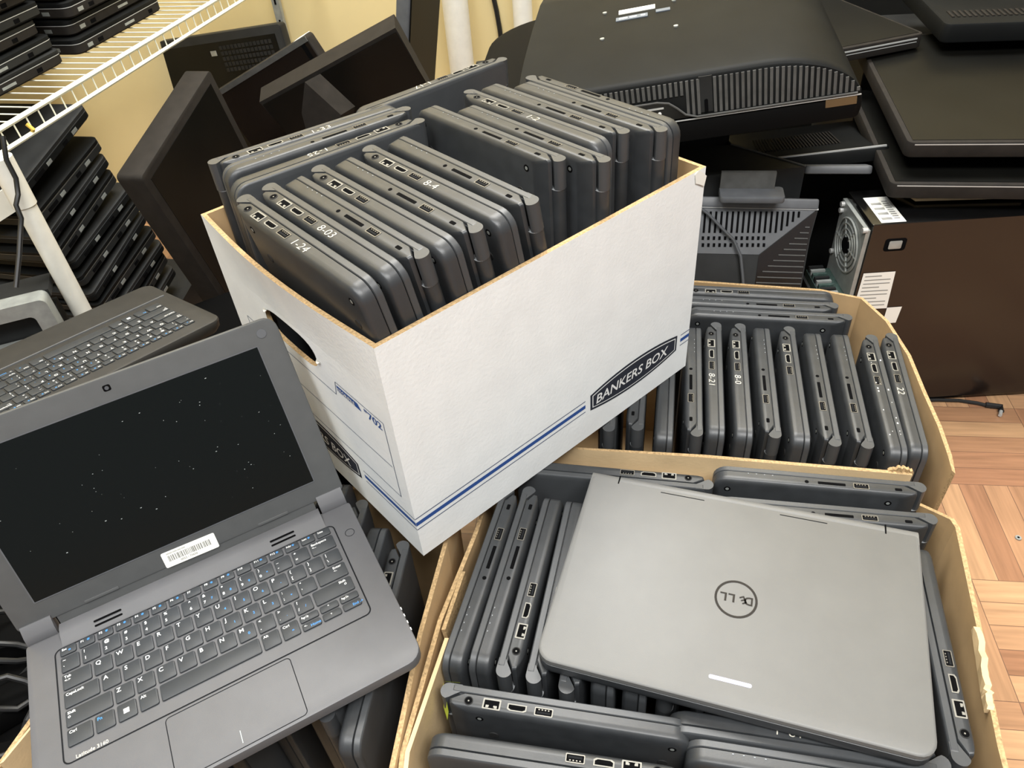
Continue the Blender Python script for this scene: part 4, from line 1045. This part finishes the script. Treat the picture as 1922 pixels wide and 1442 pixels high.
# grey foot
ft = thing('stand_foot', 'small grey stand foot lying on top of the slotted black housing', 'stand', None, Matrix.Translation(onz((1412, 366), .372)) @ Matrix.Rotation(R_(-12), 4, 'Z'))
mb = MB(); mb.rbox((0, .01), -.010, .0, .090, .035, .006, .002); mb.build('base_plate', [SLATE], ft)
mb = MB(); mb.box((-.006, .022, .012), (.076, .006, .026), 0); mb.build('upright_plate', [DUSTG], ft)
# slotted housing
S0 = [ony(p, yy) for p, yy in (((1240, 385), 1.02), ((1536, 392), .985), ((1503, 545), .93), ((1240, 545), .96))]
hx_ = thing('slotted_housing', 'black monitor housing with rows of slots behind the back right carton', 'monitor', None, None)
exh = (S0[1] - S0[0]).normalized(); nh = exh.cross(S0[3] - S0[0]).normalized()
if nh.dot(CAM - S0[0]) < 0: nh = -nh
uph = nh.cross(exh)
if uph.z < 0: uph = -uph
Mh = Matrix.Translation(S0[1]) @ frame(exh, uph, nh, None); hx_.matrix_world = Mh
Mi = Mh.inverted()
L_ = lambda p: (lambda d: (Mi @ (CAM + d * ((S0[1] - CAM).dot(nh) / d.dot(nh)))))(ray(p))
out = [L_(p) for p in ((1240, 386), (1536, 392), (1520, 450), (1500, 560), (1240, 560))]
mb = MB(); mb.loft([[(p.x, p.y, -.004) for p in out], [(p.x, p.y, 0) for p in out]]); mb.build('housing', [MATB], hx_, smooth=False)
mb = MB(); a, b_ = L_((1240, 372)), L_((1537, 378)); mb.box(((a.x + b_.x) / 2, .006, -.018), (abs(b_.x - a.x), .016, .045), 0, None, .003); mb.build('top_bezel', [SLATE], hx_)
mb = MB(); mb.box(((a.x + b_.x) / 2, -.001, .0015), (abs(b_.x - a.x), .0022, .003), 0); mb.build('edge_trim', [EDGE], hx_)
# grille face, lower right triangle in a browner black
tri = [L_(p) for p in ((1534, 394), (1518, 450), (1500, 545), (1415, 545), (1424, 480))]
mb = MB(); mb.add([(p.x, p.y, .0012) for p in tri], [tuple(range(5))]); mb.build('lower_grille', [BRN], hx_, smooth=False)
gr = [L_(p) for p in ((1240, 389), (1532, 394), (1424, 478), (1240, 474))]
mb = MB(); mb.add([(p.x, p.y, .0010) for p in gr], [(0, 1, 2, 3)]); mb.build('upper_grille', [SLATE], hx_, smooth=False)
mb = MB()
for i in range(18):
    x0 = 1322 + i * 10.4
    yl = 437 if x0 < 1462 else 437 - (x0 - 1462) * .78
    if yl < 402: continue
    p, q = L_((x0 + 1, 397)), L_((x0 - 1, yl)); mb.box(((p.x + q.x) / 2, (p.y + q.y) / 2, .0015), (.0030, abs(p.y - q.y), .001), 0)
    if x0 < 1440:
        for yy in (447, 460):
            p = L_((x0 - 3, yy)); mb.box((p.x, p.y, .0015), (.0034, .0052, .001), 0)
mb.build('vertical_slots', [DK], hx_, smooth=False)
mb = MB()
for i in range(12):
    ya = 425 + i * 10.5
    xa_, xb_ = max(1418, 1510 - (ya - 425) * .95), 1519 - (ya - 425) * .16
    p, q = L_((xa_, ya + 3)), L_((xb_, ya)); mb.box(((p.x + q.x) / 2, (p.y + q.y) / 2, .0022), (abs(p.x - q.x), .0016, .001), 0)
mb.build('horizontal_slots', [DUSTG], hx_, smooth=False)
pts = [Mh @ (L_(p) + V(0, 0, .009)) for p in ((1310, 388), (1328, 402), (1350, 425), (1375, 450), (1388, 480), (1392, 520), (1394, 560))]
mb = MB(); mb.tube(pts, .0024); tag(mb.build('draped_cable', [GRYC]), 'grey cable draped down over the slotted black housing', 'cable')

# ------------------------------------------------------------------ brown computer tower at the right
TWZ = .345
tA = V(.517, .915, 0); tang = R_(-2.8)
tw = thing('tower_computer', 'glossy brown black slim computer standing on the floor at the right', 'computer', None, Matrix.Translation(tA) @ Matrix.Rotation(tang, 4, 'Z'))
mb = MB(); mb.rbox((.20, .050), .006, TWZ, .40, .100, .003, .0015, 0, None, 2); mb.build('case', [GLOSS], tw)
mb = MB(); mb.box((.20, -.0006, .178), (.398, .0014, .334), 0); mb.build('side_panel', [BRN], tw)
mb = MB(); mb.rbox((.038, .026), 0, .0004, .018, .013, .002, .0001, 1, Matrix(((1, 0, 0, 0), (0, 0, -1, -.0018), (0, 1, 0, .286), (0, 0, 0, 1)))); mb.rbox((.038, .026), 0, .0008, .030, .020, .004, .0001, 0, Matrix(((1, 0, 0, 0), (0, 0, -1, -.0011), (0, 1, 0, .286), (0, 0, 0, 1)))); mb.build('release_latch', [DK, STEEL], tw)
mb = MB(); mb.box((.030, .040, TWZ + .0003), (.034, .072, .0006), 0)
for i in range(4): mb.box((.024, .014 + .014 * i, TWZ + .0008), (.014, .006, .0004), 1)
for i in range(9): mb.box((.038, .014 + .006 * i, TWZ + .0008), (.008, .0025, .0004), 1)
mb.build('top_sticker', [PAPER, GREYP], tw, smooth=False)
def tws(p):    # pixel on the tower side plane -> local x,z
    Mi_ = tw.matrix_world.inverted(); n_ = (tw.matrix_world.to_3x3() @ Vector((0, -1, 0))); d = ray(p); P_ = CAM + d * ((tA - CAM).dot(n_) / d.dot(n_)); return Mi_ @ P_
bpy.context.view_layer.update()
for qs, nm in ((((1620, 512), (1680, 508), (1663, 577), (1600, 580)), 'spec_sticker'), (((1664, 576), (1692, 574), (1680, 604), (1655, 606)), 'small_sticker')):
    ps = [tws(p) for p in qs]; mb = MB(); mb.add([(p.x, -.0022, p.z) for p in ps], [(0, 1, 2, 3)], 0)
    if nm == 'spec_sticker':
        for i in range(9):
            f_ = .08 + i * .10; a = ps[0].lerp(ps[3], f_); b_ = ps[1].lerp(ps[2], f_); a2, b2 = a.lerp(b_, .08), a.lerp(b_, .9 if i % 3 else .6)
            mb.add([(a2.x, -.0025, a2.z), (b2.x, -.0025, b2.z), (b2.x, -.0025, b2.z - .0016), (a2.x, -.0025, a2.z - .0016)], [(0, 1, 2, 3)], 1)
    mb.build(nm, [PAPER, GREYP], tw, smooth=False)
# rear end with fan and boards
mb = MB(); mb.box((-.003, .050, .17), (.006, .096, .33), 0); mb.build('rear_plate', [STEEL], tw)
mb = MB(); c_ = V(-.006, .048, .285)
for r in (.040, .032, .024, .016):
    n_ = 32
    mb.tube([(-.008, c_.y + r * math.cos(2 * PI * i / n_), c_.z + r * math.sin(2 * PI * i / n_)) for i in range(n_ + 1)], .0016, n=6)
for i in range(6): mb.tube([(-.008, c_.y, c_.z), (-.008, c_.y + .041 * math.cos(i * PI / 3), c_.z + .041 * math.sin(i * PI / 3))], .0016, n=6)
mb.cyl((-.010, c_.y, c_.z), (-.005, c_.y, c_.z), .012, 1, 20); mb.build('fan_guard', [STEEL, DK], tw)
mb = MB(); mb.box((-.024, .050, .118), (.036, .080, .20), 0)
for k in range(5): mb.box((-.044, .018 + .016 * k, .12), (.010, .006, .17 - .012 * k), 1 + k % 2)
for k in range(8): mb.box((-.030, .014 + .010 * k, .222), (.022, .005, .010), (1, 2, 0)[k % 3])
mb.box((-.045, .020, .20), (.012, .014, .03), 1); mb.box((-.050, .03, .14), (.014, .010, .06), 2); mb.box((-.056, .055, .20), (.004, .05, .05), 2); mb.cyl((-.06, .03, .175), (-.05, .03, .175), .006, 3, 10)
mb.build('expansion_boards', [PCB, STEEL, MATB, GOLD], tw, smooth=False)
mb = MB()
for yy, zz_ in ((.004, .335), (.09, .33), (.01, .215), (.09, .25), (.09, .32)): mb.cyl((-.011, yy, zz_), (-.004, yy, zz_), .004, 0, 10)
mb.build('thumb_screws', [EDGE], tw)

# ------------------------------------------------------------------ stacked monitors on the tower
def mon_flat(label, p0, ang, w, d, t, ztop, tilt=0, mats=(DUSTB, DSCR), border=.007, roll=0):
    """monitor lying flat, front left corner seen at p0 on its top edge height"""
    P_ = onz(p0, ztop)
    o = thing('lying_monitor', label, 'monitor', 'monitors lying stacked at the right', Matrix.Translation(P_) @ Matrix.Rotation(R_(ang), 4, 'Z') @ Matrix.Rotation(R_(tilt), 4, 'X') @ Matrix.Rotation(R_(roll), 4, 'Y'))
    mb = MB(); mb.rbox((w / 2, d / 2), -t, 0, w, d, .010, .002); mb.build('housing', [mats[0]], o)
    mb = MB(); mb.box((w / 2, d / 2, .0001), (w - 2 * border, d - 2 * border, .0012), 0); mb.build('screen', [mats[1]], o, smooth=False)
    mb = MB(); mb.box((w / 2, .0004, -.003), (w - .018, .0014, .0014), 0); mb.build('edge_trim', [EDGE], o)
    return o
mon_flat('flat black monitor resting face up directly on the brown computer', (1672, 345), -12.5, .50, .34, .022, .392)
mon_flat('flat black monitor lying uppermost in front, above the one on the brown computer', (1705, 268), -11.5, .56, .40, .022, .440, tilt=2)
# cardboard scrap between
mb = MB(); a = onz((1718, 378), TWZ + .003); b_ = onz((1922, 372), TWZ + .003)
q = [a, b_, b_ + V(0, .06, 0), a + V(-.01, .045, 0)]
mb.loft([q, [p + V(0, 0, .004) for p in q]]); tag(mb.build('cardboard_scrap', [KRAFT]), 'flat scrap of cardboard on top of the brown computer', 'cardboard')
M3 = onz((1738, 62), .478)
m3 = thing('lying_monitor', 'flat black monitor with bright lower edge poking out right of the television', 'monitor', 'monitors lying stacked at the right', Matrix.Translation(M3) @ Matrix.Rotation(R_(14), 4, 'Z'))
mb = MB(); mb.rbox((-.20, .16), -.022, 0, .40, .32, .012, .002); mb.build('housing', [DUSTB], m3)
mb = MB(); mb.box((-.20, .16, .0001), (.385, .305, .0012), 0); mb.build('screen', [DSCR], m3, smooth=False)
mb = MB(); mb.box((-.20, -.0004, -.006), (.37, .0014, .0022), 0); mb.box((-.20, -.0004, -.011), (.37, .0014, .0010), 0); mb.build('edge_trim', [EDGE], m3)
# support stack below it and beyond
case('black computer case supporting the flat monitors at the far right', V(.86, 1.44, .001), (.36, .26, .41), -8)
c4 = case('black computer case on the floor behind the brown tower', V(.765, 1.215, .001), (.62, .08, .30), -8)  # case added so the gap here stays black
# leaning dark panel added to cover the bright wall at the back right
def lean_panel(label, x0, x1, y, z0, z1, tilt, rz):
    o = thing('wide_filler_panel', label, 'monitor', None, Matrix.Translation((x0, y, z0)) @ Matrix.Rotation(R_(rz), 4, 'Z') @ Matrix.Rotation(R_(-tilt), 4, 'X'))
    w = x1 - x0; h = z1 - z0
    mb = MB(); mb.rbox((w / 2, h / 2), -.02, .02, w, h, .012, .003, 0, Matrix(((1, 0, 0, 0), (0, 0, 1, 0), (0, 1, 0, 0), (0, 0, 0, 1)))); mb.build('housing', [SATB], o)
    return o, w, h
lp, w, h = lean_panel('wide black flat screen leaning on the back wall at the upper right', .50, 1.60, 1.74, .002, .78, 9, -15)
mb = MB(); mb.box((w / 2, -.0206, h / 2), (w - .06, .001, h - .06), 0); mb.build('screen', [DSCR], lp, smooth=False)
vb = thing('vented_monitor', 'dark monitor back with a row of short vents at the top right corner', 'monitor', None, Matrix.Translation(onz((1775, 45), .50)) @ Matrix.Rotation(R_(-10), 4, 'Z'))
mb = MB(); mb.rbox((.17, .14), -.03, .0, .34, .28, .012, .004); mb.build('housing', [SATB], vb)
mb = MB()
for i in range(30): mb.box((.02 + i * .0085, .045, .0006), (.004, .030, .002), 0)
mb.build('vent_slots', [DUSTB], vb, smooth=False)
mb = MB(); mb.rbox((0, 0), 0, .465, .32, .24, .006, .002); o = mb.build('equipment_box', [MATB]); o.matrix_world = Matrix.Translation((1.30, 1.27, .001)) @ Matrix.Rotation(R_(-10), 4, 'Z'); tag(o, 'dark equipment box under the vented monitor at the top right', 'box')

# ------------------------------------------------------------------ plug on the floor, small bits
pg = thing('power_plug_cable', 'black cable ending in an angled barrel plug on the parquet floor', 'cable', None, Matrix.Identity(4))
pts = [onz(p, .0035) for p in ((1700, 752), (1760, 751), (1800, 752), (1835, 757), (1862, 764))]
mb = MB(); mb.tube(pts, .003); mb.build('cord', [CORD], pg)
a, b_, c_ = onz((1850, 760), .005), onz((1880, 764), .005), onz((1879, 772), .005)
mb = MB(); mb.tube([a, b_, c_], .0046); mb.build('plug_body', [CORD], pg)
mb = MB(); d_ = (c_ - b_).normalized(); mb.cyl(c_, onz((1877, 780), .005), .0028, 0, 12); mb.build('plug_tip', [EDGE], pg)
p = onz((1911, 1010), .001); mb = MB(); mb.cyl(p - V(0, 0, .0005), p + V(0, 0, .0012), .0040, 0, 14); mb.cyl(p + V(0, 0, .0012), p + V(0, 0, .0016), .0016, 1, 8); tag(mb.build('floor_screw', [STEEL, DK]), 'small screw head set in the parquet floor at the right edge', 'screw')
# power bricks and leads at the lower left
HB = .215
mb = MB(); mb.rbox((0, 0), 0, HB, .26, .30, .012, .004); o = mb.build('equipment_box', [DULLB]); o.matrix_world = Matrix.Translation((-.632, .43, .001)) @ Matrix.Rotation(R_(24), 4, 'Z'); tag(o, 'black equipment box beneath the power adapters left of the open laptop', 'box')
for i, (p, rz, lb) in enumerate((((6, 1205), .2, 'black power adapter uppermost in the heap left of the open laptop'), ((20, 1318), .6, 'black power adapter in the middle of the heap left of the open laptop'), ((6, 1436), .2, 'black power adapter lowest in the heap left of the open laptop'))):
    q = onz(p, HB + .018); o = thing('power_adapter', lb, 'power adapter', 'power adapters at the left', Matrix.Translation((q.x, q.y, HB + .0155)) @ Matrix.Rotation(rz, 4, 'Z'))
    mb = MB(); mb.rbox((0, 0), -.014, .014, .070, .034, .008, .004); mb.build('brick', [DULLB], o)
    q0 = [(.034, 0, 0), (.042, .004, .010), (.044, .014, .018), (.036, .022, .014), (.018, .022, .004), (-.01, .021, -.008)]
    mb = MB(); mb.tube(q0, .0030); mb.build('lead', [CORD], o)
for k in range(3):
    c_ = onz((34 - 8 * k, 1205 + 75 * k), HB + .03); pts = [c_ + V(.034 * math.cos(a), .034 * math.sin(a), .012 * math.sin(3 * a + k) + .012) for a in [2 * PI * i / 18 for i in range(19)]]
    mb = MB(); mb.tube(pts, .0030); tag(mb.build('cord_loop', [CORD]), 'black cord coiled in the heap left of the open laptop, %s of three' % ('uppermost', 'middle', 'lowest')[k], 'cord', 'coiled cords at the left')

# ------------------------------------------------------------------ light
def area(name, loc, target, sx, sy, power, col=(1, .97, .92)):
    l = bpy.data.lights.new(name, 'AREA'); l.shape = 'RECTANGLE'; l.size = sx; l.size_y = sy; l.energy = power; l.color = col
    o = bpy.data.objects.new(name, l); COL.objects.link(o); o.location = loc
    o.rotation_euler = (Vector(target) - Vector(loc)).to_track_quat('-Z', 'Y').to_euler(); return o
area('ceiling_and_fill_light', (.45, -.65, 2.44), (.45, -.65, 0), 1.2, .6, 74, (1, 1, .99))
area('ceiling_and_fill_light', (-.85, -.45, 2.44), (-.85, -.45, 0), .6, 1.2, 40, (.97, 1, 1))  # fill lamp added to brighten the handle end of the white box
area('ceiling_and_fill_light', (.10, 1.50, 2.44), (.10, 1.50, 0), 1.5, .6, 84, (1, 1, .985))
w = bpy.data.worlds.new('world'); sc.world = w; w.use_nodes = True
w.node_tree.nodes['Background'].inputs['Color'].default_value = (.92, .95, 1, 1)
w.node_tree.nodes['Background'].inputs['Strength'].default_value = .26
sc.view_settings.view_transform = 'Standard'; sc.view_settings.look = 'None'; sc.view_settings.exposure = .06; sc.view_settings.gamma = 1
sc.view_settings.use_curve_mapping = False

def drop(o):
    for c in list(o.children): drop(c)
    bpy.data.objects.remove(o)
drop(PROTO)
